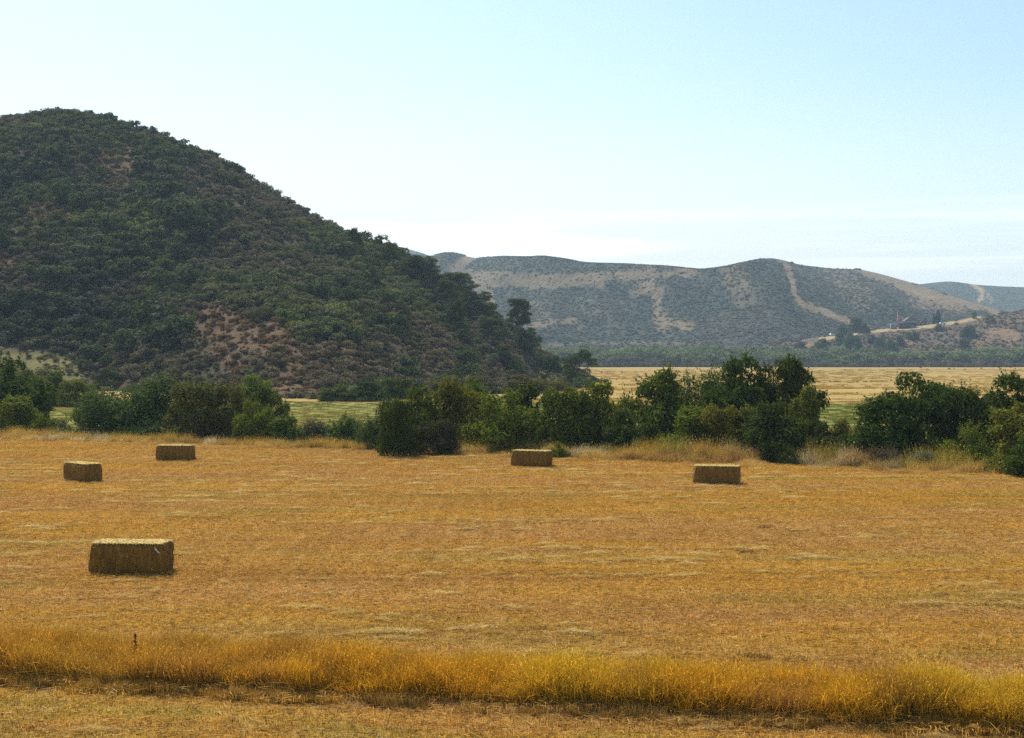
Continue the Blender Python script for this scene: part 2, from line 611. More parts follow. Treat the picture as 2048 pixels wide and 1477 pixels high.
colr = lerp(colr, (0.140, 0.076, 0.035), nb * 0.85)
colr = lerp(colr, (0.19, 0.16, 0.052), near_grass)
o = near.build(colr, mat_hill('near_hill_soil', 0.35, 0.8))
tag(o, 'steep rounded hill on the left covered in dark chaparral scrub', 'hill', kind='structure')

far_ridge = [(640, 505), (700, 498), (760, 500), (800, 506), (860, 516), (880, 508), (905, 506), (950, 517), (1000, 514), (1060, 515), (1085, 513), (1130, 519),
             (1170, 527), (1250, 529), (1330, 533), (1400, 540), (1440, 536), (1500, 523), (1535, 516), (1560, 519), (1600, 530), (1660, 537),
             (1720, 539), (1760, 548), (1820, 565), (1880, 585), (1940, 604), (2000, 622), (2060, 640), (2150, 660), (2300, 680), (2500, 690)]
far = Hill('far_hill', far_ridge, [(640, 1080), (1500, 1120), (2100, 1180), (2500, 1200)], [(640, 1800), (1100, 1900), (1540, 1750), (1760, 1700), (2000, 1600), (2500, 1500)],
           160, 4, 1.0, 120.0, 190.0, 12, base_z=4.0, back=200)
far_bare = [
    ([(950, 512), (925, 522), (916, 534)], 11, .9), ([(905, 538), (960, 552), (1020, 556), (1100, 558), (1200, 554), (1300, 550), (1390, 545)], 13, .75),
    ([(940, 560), (1020, 566), (1100, 570), (1200, 566)], 12, .75), ([(872, 508), (874, 530)], 7, .6),
    ([(945, 565), (972, 585), (985, 613)], 10, .8), ([(1300, 545), (1304, 575), (1272, 582)], 14, .7), ([(1296, 572), (1318, 584), (1310, 605), (1314, 625), (1335, 643), (1378, 656)], 12, .75),
    ([(1320, 640), (1320, 655)], 16, .7), ([(1560, 518), (1578, 540), (1590, 590), (1598, 606), (1640, 622), (1690, 640), (1740, 660)], 8, .95), ([(1590, 606), (1620, 618)], 14, .6),
    ([(1735, 543), (1790, 560), (1830, 580), (1880, 596), (1940, 608), (1990, 618)], 17, .9), ([(1820, 580), (1830, 600), (1920, 615)], 18, .7), ([(1800, 560), (1860, 590)], 14, .6),
    ([(1070, 652), (1110, 645), (1145, 641)], 9, .7), ([(1140, 645), (1165, 658)], 6, .5), ([(1100, 690), (1250, 686), (1400, 688)], 3, .6),
    ([(1470, 545), (1490, 590)], 34, .55), ([(1680, 555), (1730, 590)], 36, .5), ([(1060, 620), (1090, 640)], 24, .4), ([(1650, 541), (1740, 545)], 5, .6), ([(1540, 678), (1600, 672)], 4, .5),
    ([(1180, 600), (1190, 625)], 10, .25), ([(1020, 600), (1050, 620)], 16, .2)]
fb = poly_mask(far.ppx, far.ppy, far_bare)
sv = fbm(far.X / 120, far.Y / 120, 44, 4)
colr = lerp((0.052, 0.060, 0.040), (0.075, 0.068, 0.045), sv)
colr = lerp(colr, (0.235, 0.165, 0.09), np.clip(fb, 0, 1) ** 1.5)
o = far.build(colr, mat_hill('far_hill_soil', 0.12, 0.2))
tag(o, 'long hazy blue green ridge crossed by tan firebreaks', 'hill', kind='structure')

back_l = Hill('back_hill', [(500, 520), (640, 492), (700, 486), (775, 489), (800, 494), (850, 508), (900, 530), (1000, 560)], [(500, 1950), (1000, 1950)], [(500, 2500), (1000, 2500)], 50, 6, 1.0, 25, 200, 90, base_z=20, back=200)
bb = poly_mask(back_l.ppx, back_l.ppy, [([(790, 498), (830, 510)], 6, .4)])
sv = fbm(back_l.X / 120, back_l.Y / 120, 49, 4)
m_far2 = mat_hill('back_hill_soil', 0.1, 0.15)
o = back_l.build(lerp(lerp((0.060, 0.076, 0.052), (0.08, 0.085, 0.058), sv), (0.4, 0.27, 0.13), bb), m_far2)
tag(o, 'pale blue summit showing behind the left hill', 'hill', kind='structure')
back_r = Hill('back_hill', [(1700, 590), (1800, 572), (1850, 568), (1880, 564), (1905, 563), (1950, 570), (2000, 573), (2048, 575), (2150, 572), (2300, 580), (2600, 600)], [(1700, 1900), (2600, 1900)], [(1700, 2450), (2600, 2450)], 70, 6, 1.0, 25, 200, 95, base_z=20, back=200)
bb = poly_mask(back_r.ppx, back_r.ppy, [([(1945, 568), (1965, 585), (1960, 600)], 6, .9), ([(1975, 590), (1985, 605)], 5, .5)])
sv = fbm(back_r.X / 120, back_r.Y / 120, 53, 4)
o = back_r.build(lerp(lerp((0.060, 0.076, 0.052), (0.08, 0.085, 0.058), sv), (0.4, 0.27, 0.13), bb), m_far2)
tag(o, 'distant blue ridge at the right end of the skyline', 'hill', kind='structure')

knoll = Hill('knoll', [(1440, 707), (1500, 697), (1560, 686), (1620, 677), (1680, 668), (1740, 661), (1800, 655), (1860, 649), (1910, 642), (1950, 634), (2000, 628), (2048, 620), (2120, 606), (2250, 585), (2450, 600)],
             [(1440, 960), (2450, 930)], [(1440, 1060), (1780, 1075), (2450, 1090)], 60, 4, 0.95, 2.5, 50, 63, base_z=0.5, back=70)
kb = poly_mask(knoll.ppx, knoll.ppy, [([(1990, 665), (2030, 672)], 16, .8), ([(2020, 690)], 14, .5), ([(1612, 688), (1620, 692)], 7, .7), ([(1815, 684), (1822, 688)], 6, .7), ([(1655, 675), (1680, 668)], 6, .7), ([(1950, 690), (1985, 680)], 18, .45)])
kroad = poly_mask(knoll.ppx, knoll.ppy, [([(1640, 679), (1720, 666), (1780, 660), (1860, 653), (1910, 645), (1960, 636)], 3.6, 0.9)])
sv = fbm(knoll.X / 30, knoll.Y / 30, 55, 4)
colr = lerp((0.095, 0.074, 0.042), (0.14, 0.095, 0.056), sv)
colr = lerp(colr, (0.25, 0.150, 0.078), kb)
colr = lerp(colr, (0.40, 0.29, 0.14), kroad)
o = knoll.build(colr, mat_hill('knoll_soil', 0.25, 0.5))
tag(o, 'low brown scrubby knoll carrying the ruin and its dirt road', 'hill', kind='structure')


# ------------------------------------------------------------------ foliage builders
def leaf_quads(P, D, Nn, length, width):
    """diamond leaves at P along D, facing Nn"""
    D = unit(D); S = unit(np.cross(D, Nn))
    l = (length / 2)[:, None] if np.ndim(length) else length / 2
    w = (width / 2)[:, None] if np.ndim(width) else width / 2
    V = np.stack([P - D * l, P + S * w - D * l * 0.1, P + D * l, P - S * w - D * l * 0.1], 1)
    return V.reshape(-1, 3), np.arange(len(P) * 4).reshape(-1, 4)


def rdir(n, r):
    return unit(r.normal(size=(n, 3)))


def lobe_leaves(mb, lobes, per, size, r, up=0.25, aspect=0.5, droop=0.0):
    for (c, rad) in lobes:
        rad = np.asarray(rad, float)
        n = int(per * (rad.mean() ** 2))
        d = rdir(n * 2, r)
        d = d[r.random(len(d)) < np.clip(0.55 + d[:, 2] * 0.9 + up, 0.12, 1)][:n]
        n = len(d)
        if n < 4: continue
        rr = 0.62 + 0.42 * r.random(n) ** 0.6
        P = np.asarray(c) + d * rad * rr[:, None]
        P += 0.07 * r.normal(size=P.shape) * rad.mean()
        ok = P[:, 2] > 0.02
        P, d = P[ok], d[ok]; n = len(P)
        nn = unit(d * 0.9 + (0, 0, 0.35) + r.normal(size=(n, 3)) * 0.42)
        D = unit(np.cross(nn, rdir(n, r))) + (0, 0, -droop)
        L = size * (0.7 + 0.6 * r.random(n))
        V, Q = leaf_quads(P, D, nn, L, L * aspect)
        mb.add(V, Q)


def sprigs(mb, starts, dirs, length, nleaf, size, r, aspect=0.35):
    for s, d in zip(starts, dirs):
        L = length * (0.6 + 0.8 * r.random())
        t = np.linspace(0.05, 1, nleaf)
        bend = r.normal(size=3) * 0.25
        P = s + d * (t * L)[:, None] + bend * (t ** 2 * L)[:, None]
        P = P + r.normal(size=P.shape) * size * 0.22
        D = unit(d + r.normal(size=(nleaf, 3)) * 0.7)
        nn = rdir(nleaf, r)
        Ls = size * (0.7 + 0.6 * r.random(nleaf)) * (1.1 - 0.5 * t)
        V, Q = leaf_quads(P, D, nn, Ls, Ls * aspect)
        mb.add(V, Q)


LEAF_OBJ = mat_leaf('shrub_leaves', 'object', 0.30, 0.5, 1.5, 0.02, 0.8)
LEAF_INST = mat_leaf('scrub_leaves', 'instance', 0.25, 0.75, 1.25, 0.05, 0.8)
BARK = mat_plain('bark', (0.10, 0.075, 0.05), 0.9, 0.1, 0.4, 9.0)


def make_shrub(kind, seed):
    """unit shrub about 4 m wide and 4 m tall; returns crown mesh, trunk mesh"""
    r = np.random.default_rng(seed)
    crown = MB(); trunk = MB()
    lobes = []
    if kind == 'broad':
        for k in range(42):
            a = r.random() * 6.283; q = r.random() ** 0.55
            R = 1.45 * q
            zt = 3.45 * math.sqrt(max(0.05, 1 - (q * 0.93) ** 2.2))
            z = zt * (0.20 + 0.74 * r.random() ** 0.7)
            rad = 0.27 + 0.27 * r.random()
            lobes.append((np.array([R * math.cos(a), R * math.sin(a), z]), np.array([rad, rad, rad * 0.85])))
        for k in range(11):
            a = 6.283 * (k + r.random()) / 11; R = 1.05 + 0.45 * r.random()
            rad = 0.40 + 0.22 * r.random()
            lobes.append((np.array([R * math.cos(a), R * math.sin(a), 0.18 + 0.4 * r.random()]), np.array([rad, rad, rad * 0.9])))
        lobe_leaves(crown, lobes, 1550, 0.145, r)
        st, di = [], []
        for k in range(170):
            c, rad = lobes[r.integers(len(lobes))]
            d = unit(np.array([r.normal() * 0.6 + c[0] * 0.4, r.normal() * 0.6 + c[1] * 0.4, 0.5 + r.random()]))
            st.append(c + d * rad * 0.85); di.append(d)
        sprigs(crown, st, di, 0.36, 16, 0.14, r, 0.45)
    elif kind == 'feather':
        for k in range(20):
            a = r.random() * 6.283; q = r.random() ** 0.5
            R = 1.35 * q
            z = (3.1 - 1.6 * q) * (0.25 + 0.7 * r.random())
            rad = 0.42 + 0.25 * r.random()
            lobes.append((np.array([R * math.cos(a), R * math.sin(a), z]), np.array([rad, rad, rad * 1.1])))
        for k in range(9):
            a = 6.283 * (k + r.random()) / 9; R = 1.0 + 0.4 * r.random()
            rad = 0.38 + 0.22 * r.random()
            lobes.append((np.array([R * math.cos(a), R * math.sin(a), 0.15 + 0.4 * r.random()]), np.array([rad, rad, rad])))
        lobe_leaves(crown, lobes, 800, 0.18, r, aspect=0.28)
        st, di = [], []
        for k in range(520):
            c, rad = lobes[r.integers(len(lobes))]
            out_ = np.array([c[0], c[1], 0]) * 0.45
            d = unit(np.array([r.normal() * 0.45, r.normal() * 0.45, 1.0]) + out_)
            st.append(c + rdir(1, r)[0] * rad * 0.6); di.append(d)
        sprigs(crown, st, di, 0.70, 17, 0.16, r, 0.28)
    else:  # open crowned tree
        for k in range(26):
            a = r.random() * 6.283; q = r.random() ** 0.5
            R = 1.6 * q
            z = 1.3 + 2.3 * math.sqrt(max(0.02, 1 - (q * 0.95) ** 2)) * r.random() ** 0.55
            rad = 0.30 + 0.30 * r.random()
            lobes.append((np.array([R * math.cos(a), R * math.sin(a), z]), np.array([rad * 1.1, rad * 1.1, rad * 0.75])))
        for k in range(8):
            a = r.random() * 6.283
            lobes.append((np.array([1.0 * math.cos(a), 1.0 * math.sin(a), 0.3 + 0.9 * r.random()]), np.array([0.5, 0.5, 0.45])))
        lobe_leaves(crown, lobes, 1250, 0.16, r)
        st, di = [], []
        for k in range(260):
            c, rad = lobes[r.integers(len(lobes))]
            d = unit(np.array([c[0] * 0.5 + r.normal() * 0.5, c[1] * 0.5 + r.normal() * 0.5, 0.7 * r.random() + 0.15]))
            st.append(c + d * rad * 0.65); di.append(d)
        sprigs(crown, st, di, 0.30, 16, 0.13, r, 0.45)
    nst = 6 if kind != 'open' else 9
    for k in range(nst):
        c, rad = lobes[r.integers(len(lobes))]
        b = np.array([r.normal() * 0.14, r.normal() * 0.14, -0.35])
        mid = b * 0.5 + c * 0.5 + r.normal(size=3) * 0.12
        trunk.tube([b, b * 0.75 + mid * 0.25 + (0, 0, 0.15), mid, c], [0.11, 0.085, 0.055, 0.02], 6)
    return crown.mesh('shrub_crown', LEAF_OBJ), trunk.mesh('shrub_stems', BARK, True)


def make_pine(seed):
    r = np.random.default_rng(seed)
    crown = MB(); trunk = MB()
    lean = r.normal(size=2) * 0.25
    tp = [np.array([lean[0] * t, lean[1] * t, -0.4 + 4.1 * t]) for t in (0, .25, .5, .75, 1)]
    trunk.tube(tp, [0.13, 0.115, 0.09, 0.06, 0.03], 7)
    for k in range(17):
        t = 0.38 + 0.62 * (k + r.random()) / 17
        a = k * 2.4 + r.normal() * 0.4
        L = (1.75 - 0.9 * max(0, t - 0.55) / 0.45) * (0.65 + 0.45 * r.random())
        b = np.array([lean[0] * t, lean[1] * t, -0.4 + 4.1 * t])
        e = b + np.array([math.cos(a) * L, math.sin(a) * L, 0.25 + 0.35 * r.random()])
        trunk.tube([b, b * .5 + e * .5 + (0, 0, -.06), e], [0.045, 0.032, 0.014], 5)
        lobes = []
        for q in (0.5, 0.8, 1.0):
            c = b * (1 - q) + e * q + r.normal(size=3) * 0.1 + (0, 0, 0.1)
            rad = 0.24 + 0.20 * r.random()
            lobes.append((c, np.array([rad * 1.3, rad * 1.3, rad * 0.62])))
        lobe_leaves(crown, lobes, 2100, 0.19, r, up=0.2, aspect=0.2)
    top = [(np.array([lean[0], lean[1], 3.65]), np.array([.4, .4, .3]))]
    lobe_leaves(crown, top, 2100, 0.19, r, aspect=0.2)
    return crown.mesh('pine_needles', LEAF_OBJ), trunk.mesh('pine_trunk', BARK, True)


def make_cypress(seed, ragged=0.0):
    r = np.random.default_rng(seed)
    crown = MB(); trunk = MB()
    trunk.tube([(0, 0, -0.3), (0, 0, 2), (0, 0, 3.8)], [0.12, 0.08, 0.02], 6)
    n = int(2600 * (1 - ragged * 0.45))
    z = 0.25 + 3.75 * r.random(n)
    prof = 0.62 * np.sin(np.clip(z / 4.05, 0, 1) ** 0.62 * np.pi) ** 0.7
    a = r.random(n) * 6.283
    bumps = 1 + 0.22 * np.sin(a * 3 + z * 4) + ragged * 0.5 * r.normal(size=n)
    R = prof * bumps * (0.55 + 0.45 * r.random(n))
    P = np.stack([R * np.cos(a), R * np.sin(a), z], 1)
    D = unit(np.stack([0.35 * np.cos(a), 0.35 * np.sin(a), np.ones(n)], 1) + 0.25 * r.normal(size=(n, 3)))
    V, Q = leaf_quads(P, D, unit(np.stack([np.cos(a), np.sin(a), 0 * a + .3], 1) + .5 * r.normal(size=(n, 3))), 0.3 * np.ones(n), 0.12 * np.ones(n))
    crown.add(V, Q)
    return crown.mesh('cypress_crown', LEAF_OBJ), trunk.mesh('cypress_trunk', BARK, True)


PROTO = {
    'b': [make_shrub('broad', 100 + k) for k in range(5)],
    'f': [make_shrub('feather', 200 + k) for k in range(3)],
    'o': [make_shrub('open', 300 + k) for k in range(3)],
    'p': [make_pine(400 + k) for k in range(3)],
    'c': [make_cypress(500), make_cypress(501, 0.8)],
}
NAMES = {'b': ('shrub', 'foliage', 'stem'), 'f': ('willow_bush', 'foliage', 'stem'), 'o': ('tree', 'crown', 'trunk'),
         'p': ('pine_tree', 'crown', 'trunk'), 'c': ('cypress_tree', 'crown', 'trunk')}
CATS = {'b': 'shrub', 'f': 'bush', 'o': 'tree', 'p': 'tree', 'c': 'tree'}
_pick = {k: 0 for k in PROTO}
SIZE = {}
for k_, lst in PROTO.items():
    for crown_, _t in lst:
        co = np.empty(len(crown_.vertices) * 3, np.float32); crown_.vertices.foreach_get('co', co); co = co.reshape(-1, 3)
        SIZE[crown_.name] = (np.percentile(np.abs(co[:, 0]), 98.5) + np.percentile(np.abs(co[:, 1]), 98.5), np.percentile(co[:, 2], 99.4))


def plant(kind, loc, width, height, color, label, group, depth=None, rz=None):
    """a bush or tree: an Empty at its foot with a crown and a stem mesh under it"""
    nm, cn, tn = NAMES[kind]
    crown, trunk = PROTO[kind][_pick[kind] % len(PROTO[kind])]
    _pick[kind] += 1
    r = empty(nm, loc, rng.random() * 6.28 if rz is None else rz)
    nomw, nomh = SIZE[crown.name]
    # width across and depth away from the road are the same spread
    r.scale = (width / nomw, width / nomw, height / nomh)
    c = obj(cn, crown, r); c.color = (*color, 1)
    obj(tn, trunk, r)
    tag(r, label, CATS[kind], group)
    return r


# ------------------------------------------------------------------ creek side shrubs
DK = (0.064, 0.084, 0.014)
MD = (0.102, 0.128, 0.019)
OL = (0.150, 0.152, 0.021)
OB = (0.130, 0.108, 0.025)
BG = (0.082, 0.114, 0.034)
LG = (0.150, 0.175, 0.042)
LM = (0.19, 0.22, 0.035)
GB = (0.11, 0.095, 0.06)
CREEK = 'shrubs along the creek behind the hay field'
creek = [
    (-75, 88, 722, 862, 'b', DK, 'tallest dark shrub at the left edge above the dry grass'),
    (-30, 76, 793, 870, 'b', OL, 'olive bush in front of the tall dark shrub at the left edge'),
    (58, 110, 832, 872, 'f', MD, 'small green bush beside the olive bush at the left edge'),
    (102, 146, 838, 868, 'f', GB, 'small dark brown bush in the pale gap left of the willows'),
    (150, 300, 772, 873, 'f', BG, 'blue green willow bush at the left end of the left thicket'),
    (262, 440, 746, 866, 'f', BG, 'tall willow making the green top of the left thicket'),
    (345, 460, 766, 876, 'b', OB, 'brownish olive shrub at the front of the left thicket'),
    (430, 520, 768, 872, 'f', OB, 'dull brown feathery bush left of the lime green tree'),
    (468, 545, 752, 856, 'b', LM, 'lime green leafed tree topping the right side of the left thicket'),
    (505, 580, 775, 866, 'b', MD, 'dark green shrub right of the lime green tree'),
    (475, 545, 803, 882, 'b', OL, 'rounded olive shrub low under the lime green tree'),
    (532, 606, 836, 884, 'b', MD, 'low dark green bush at the right foot of the left thicket'),
    (590, 652, 838, 882, 'f', GB, 'low brown black bush at the edge of the green meadow gap'),
    (655, 745, 830, 892, 'f', BG, 'low thin green bush in the meadow gap beside the big thicket'),
    (728, 805, 795, 900, 'f', BG, 'blue green bush at the left end of the central thicket'),
    (764, 824, 800, 914, 'b', DK, 'dark shrub standing furthest forward into the field, bare brown foot'),
    (785, 885, 776, 900, 'b', MD, 'green shrub behind the dark forward shrub'),
    (845, 955, 764, 896, 'b', OL, 'olive shrub at the left top of the central thicket'),
    (832, 905, 836, 911, 'f', (0.06, 0.06, 0.028), 'dark twiggy bush low in front of the central thicket'),
    (900, 1005, 757, 890, 'f', MD, 'feathery green bush at the middle top of the central thicket'),
    (945, 1075, 785, 906, 'b', OL, 'large rounded olive shrub left of the bale by the thicket'),
    (1010, 1108, 772, 893, 'b', DK, 'dark shrub just behind the rounded olive shrub'),
    (1082, 1185, 778, 905, 'b', MD, 'mid green shrub directly behind the bale by the thicket'),
    (1135, 1252, 767, 900, 'b', OL, 'olive shrub right of the shrub behind the bale'),
    (1100, 1135, 885, 918, 'f', OL, 'small yellow green bush touching the right end of the bale'),
    (1232, 1372, 743, 898, 'b', MD, 'broad green shrub left of the tall twin topped trees'),
    (1335, 1455, 738, 893, 'f', BG, 'grey green feathery bush just left of the tall twin topped trees'),
    (1215, 1310, 820, 908, 'b', DK, 'low dark shrub between the two bales at the thicket'),
    (1318, 1425, 815, 912, 'b', OL, 'rounded olive shrub behind the right bale'),
    (1405, 1505, 812, 915, 'b', OL, 'olive shrub below the left of the twin topped trees'),
    (1432, 1545, 714, 902, 'o', DK, 'left one of the tall twin topped trees'),
    (1515, 1628, 716, 904, 'o', DK, 'right one of the tall twin topped trees'),
    (1480, 1600, 808, 924, 'b', DK, 'large dark shrub at the field edge below the twin topped trees'),
    (1555, 1645, 778, 912, 'b', OL, 'olive shrub at the right foot of the twin topped trees'),
    (1620, 1700, 846, 918, 'b', DK, 'low black green shrub in the gap right of the tall trees'),
    (1660, 1735, 838, 906, 'f', OB, 'dull olive bush in the gap where the meadow shows'),
    (1708, 1850, 792, 922, 'b', DK, 'dark shrub at the left end of the right hand thicket'),
    (1775, 1900, 748, 916, 'o', DK, 'dark tree with the pointed top in the right hand thicket'),
    (1870, 1975, 775, 918, 'b', DK, 'dark shrub between the pointed tree and the right edge'),
    (1945, 2095, 750, 920, 'o', DK, 'tall dark tree at the right edge of the view'),
    (1893, 2000, 850, 936, 'f', OL, 'light olive bush in front of the right hand thicket'),
    (1985, 2120, 806, 948, 'b', OL, 'bright olive shrub furthest forward at the right edge'),
    (2030, 2130, 860, 958, 'b', DK, 'black green shrub foot cut by the right edge'),
    (1735, 1800, 893, 930, 'f', GB, 'low grey olive bush under the right hand thicket'),
    (1820, 1880, 900, 936, 'f', (0.15, 0.15, 0.12), 'low grey weed bush under the pointed tree'),
    (1252, 1292, 880, 915, 'f', LG, 'yellow green weed bush in the dry verge between the bales'),
    (1388, 1422, 893, 918, 'b', BG, 'small bright green bush above the right bale'),
    (1195, 1225, 888, 914, 'f', OL, 'small olive weed bush right of the bale by the thicket'),
    (1640, 1690, 890, 926, 'f', OL, 'small olive bush at the verge below the meadow gap'),
    (1560, 1600, 895, 930, 'f', DK, 'small dark bush at the verge right of the right bale'),
]
for x0, x1, top, base, kind, colr, lab in creek:
    Y = float(depth_of(base))
    cx = 0.5 * (x0 + x1)
    x, y, _ = at(cx, base, Y)
    W = (x1 - x0) / F * Y
    y = y + 0.30 * W
    x = x * y / Y
    W = (x1 - x0) / F * y
    gz = float(ground_z(x, y))
    H = height_for(top, y) - gz
    j = 0.9 + 0.2 * rng.random(3)
    plant(kind, (x, y, gz - 0.03), W * 1.3, H, tuple(np.array(colr) * j), lab, CREEK)

# ------------------------------------------------------------------ bushes at the hill foot and trees on its spur
FOOT = 'bushes at the foot of the left hill'
foot = [
    (72, 138, 742, 812, 'b', MD, 'dark hedge bush with pale top beside the tall shrub at left'),
    (112, 196, 758, 814, 'b', OL, 'dark hedge bush left of the left thicket'),
    (20, 90, 738, 800, 'b', OL, 'pale olive bush on the grassy spur at left'),
    (192, 250, 738, 772, 'b', DK, 'low dark bush on the path at the hill foot'),
    (640, 710, 768, 803, 'b', MD, 'left end bush of the dark hedge beyond the meadow'),
    (695, 775, 762, 803, 'b', DK, 'middle bush of the dark hedge beyond the meadow'),
    (755, 832, 754, 801, 'b', MD, 'right end bush of the dark hedge beyond the meadow'),
    (850, 945, 750, 790, 'b', OB, 'brownish bush behind the central thicket at the hill foot'),
    (930, 1015, 752, 788, 'b', GB, 'grey brown bush right of centre at the hill foot'),
    (1000, 1092, 748, 787, 'b', OB, 'brown bush at the right end of the hill foot'),
    (1078, 1102, 748, 782, 'b', DK, 'small dark pointed bush on the hill foot path'),
    (1078, 1125, 711, 745, 'b', DK, 'round dark bush beside the orange path end'),
    (1090, 1150, 760, 784, 'f', OB, 'low grey brown bush near the spur end'),
    (1125, 1160, 735, 774, 'b', DK, 'dark bush casting its shade on the green spur'),
    (1140, 1190, 752, 777, 'f', BG, 'pale green bush at the end of the spur'),
]
for x0, x1, top, base, kind, colr, lab in foot:
    cx = 0.5 * (x0 + x1)
    pz = near.point(cx, base)
    Y = float(depth_of(base))
    if pz[1] < Y and abs(float(project(*pz)[1]) - base) < 4:
        x, y, z = pz
    else:
        x, y, z = at(cx, base, Y); z = float(ground_z(x, y))
    W = (x1 - x0) / F * y
    H = height_for(top, y) - z
    plant(kind, (x, y, z - 0.15), W * 1.05, H, colr, lab, FOOT)

PINE = (0.072, 0.092, 0.030)
PIN2 = (0.095, 0.108, 0.036)
SPUR = 'trees and tall bushes down the skyline of the left hill'
spur = [
    (998, 1056, 597, 692, 'p', PINE, 'tall umbrella pine standing clear against the far ridge'),
    (1028, 1080, 654, 728, 'p', PINE, 'lowest umbrella pine at the right end of the hill'),
    (955, 1025, 628, 700, 'p', PIN2, 'pine left of the tall umbrella pine'),
    (872, 950, 545, 615, 'p', PIN2, 'feathery pine leaning out over the far ridge'),
    (925, 990, 582, 650, 'p', PIN2, 'pine just below the feathery leaning pine'),
    (832, 890, 517, 585, 'p', PINE, 'highest pine on the hill skyline'),
    (862, 915, 560, 625, 'p', PIN2, 'pine under the highest skyline pine'),
    (885, 935, 600, 662, 'b', DK, 'dark round tall bush below the pines on the slope'),
    (968, 1000, 605, 650, 'b', DK, 'dark bush on the skyline above the tall umbrella pine'),
    (690, 728, 456, 505, 'b', DK, 'dark round bush biting into the skyline halfway down'),
    (757, 800, 484, 530, 'b', MD, 'green bush on the skyline where the far ridge begins'),
    (795, 850, 510, 565, 'p', PINE, 'small pine above the highest skyline pine group'),
    (725, 765, 535, 585, 'b', DK, 'solitary dark bush on the slope left of the pines'),
    (660, 700, 612, 630, 'b', (0.08, 0.14, 0.03), 'bright green small bush in mid slope'),
    (905, 960, 690, 735, 'b', BG, 'greener bush low on the slope under the pines'),
    (985, 1040, 690, 742, 'b', DK, 'dark bush low on the slope at the right'),
    (1120, 1188, 699, 760, 'o', DK, 'large dark flat topped tree at the end of the spur'),
]
for x0, x1, top, base, kind, colr, lab in spur:
    cx = 0.5 * (x0 + x1)
    x, y, z = near.point(cx, base)
    W = (x1 - x0) / F * y
    H = height_for(top, y) - z
    plant(kind, (x, y, z - 0.2), W * 1.05, H, colr, lab, SPUR)

# ------------------------------------------------------------------ knoll: shrubs, cypresses
KN = 'shrubs and small trees on the brown knoll'
kn = [
    (1700, 1728, 636, 664, 'b', DK, 'dark tree at the left end of the knoll road'),
    (1718, 1741, 646, 666, 'b', DK, 'dark shrub right of the dark tree on the road end'),
    (1672, 1706, 653, 690, 'b', BG, 'green tree left below the dark tree on the knoll'),
    (1686, 1721, 664, 696, 'b', (0.09, 0.14, 0.06), 'pale green tree lowest under the dark tree on the knoll'),
    (1735, 1753, 669, 687, 'b', DK, 'shrub just right of the pale green tree on the knoll'),
    (1747, 1770, 676, 695, 'b', BG, 'grey green shrub below the ruin wall end'),
    (1769, 1794, 679, 700, 'b', MD, 'largest shrub on the slope straight below the ruin'),
    (1790, 1809, 671, 691, 'b', DK, 'shrub on the slope below the dark shed'),
    (1812, 1838, 662, 678, 'b', MD, 'shrub near the road below the pink house'),
    (1870, 1892, 648, 662, 'b', OB, 'olive shrub just below the parked white car'),
    (1919, 1950, 653, 674, 'b', DK, 'large dark shrub right of the car on the open slope'),
    (1916, 1938, 676, 696, 'b', BG, 'shrub low on the slope under the large dark shrub'),
    (1972, 1990, 631, 646, 'b', MD, 'shrub at the crest of the knoll near the right edge'),
    (1943, 1955, 623, 637, 'o', MD, 'small lone tree on the road crest right of the car'),
    (1590, 1610, 680, 696, 'b', GB, 'leftmost grey shrub at the foot of the knoll'),
    (1627, 1658, 677, 697, 'b', MD, 'shrub beside the orange patch at the left of the knoll'),
]
for x0, x1, top, base, kind, colr, lab in kn:
    cx = 0.5 * (x0 + x1)
    x, y, z = knoll.point(cx, base)
    plant(kind, (x, y, z - 0.2), (x1 - x0) / F * y * 1.05, height_for(top, y) - z, colr, lab, KN)
for (cx, w, top, base, lab) in ((1868.5, 7, 626, 648, 'thin ragged cypress left of the full one by the car'), (1877, 10, 619, 647, 'full dark cypress beside the parked white car')):
    _pick['c'] = 1 if 'ragged' in lab else 0
    x, y, z = knoll.point(cx, base)
    plant('c', (x, y, z - 0.2), w / F * y, height_for(top, y) - z, (0.03, 0.05, 0.03), lab, 'cypresses by the ruin')

# ------------------------------------------------------------------ buildings on the knoll
M_PINK = mat_plain('pink_plaster', (0.27, 0.18, 0.145), 0.9, 0.1, 0.25, 1.2)
M_BRICK = mat_plain('chimney_brick', (0.36, 0.18, 0.16), 0.9, 0.1, 0.3, 2.5)
M_TILE = mat_plain('roof_tiles', (0.24, 0.150, 0.115), 0.85, 0.1, 0.3, 2.0)
M_STONE = mat_plain('rubble_stone', (0.30, 0.25, 0.21), 0.95, 0.1, 0.35, 1.5)
M_DARKW = mat_plain('dark_boards', (0.055, 0.045, 0.045), 0.9, 0.1, 0.5, 2.0)
M_DARKR = mat_plain('dark_sheet_roof', (0.04, 0.045, 0.045), 0.8, 0.2, 0.4, 2.0)
M_BLUE = mat_plain('faded_blue_door', (0.12, 0.17, 0.24), 0.7, 0.3, 0.3, 2.0)
M_VOID = mat_plain('opening_dark', (0.02, 0.02, 0.022), 0.9, 0.1, 0.2, 2.0)
M_WHITE = mat_plain('white_paint', (0.78, 0.80, 0.78), 0.4, 0.5, 0.06, 2.0)


def kp(px, py):
    return np.array(knoll.point(px, py))


s_m = 1075.0 / F           # metres per photo pixel up there


def box_mesh(name, parts, mat):
    b = MB()
    for c, s in parts: b.box(c, s)
    return b.mesh(name, mat)


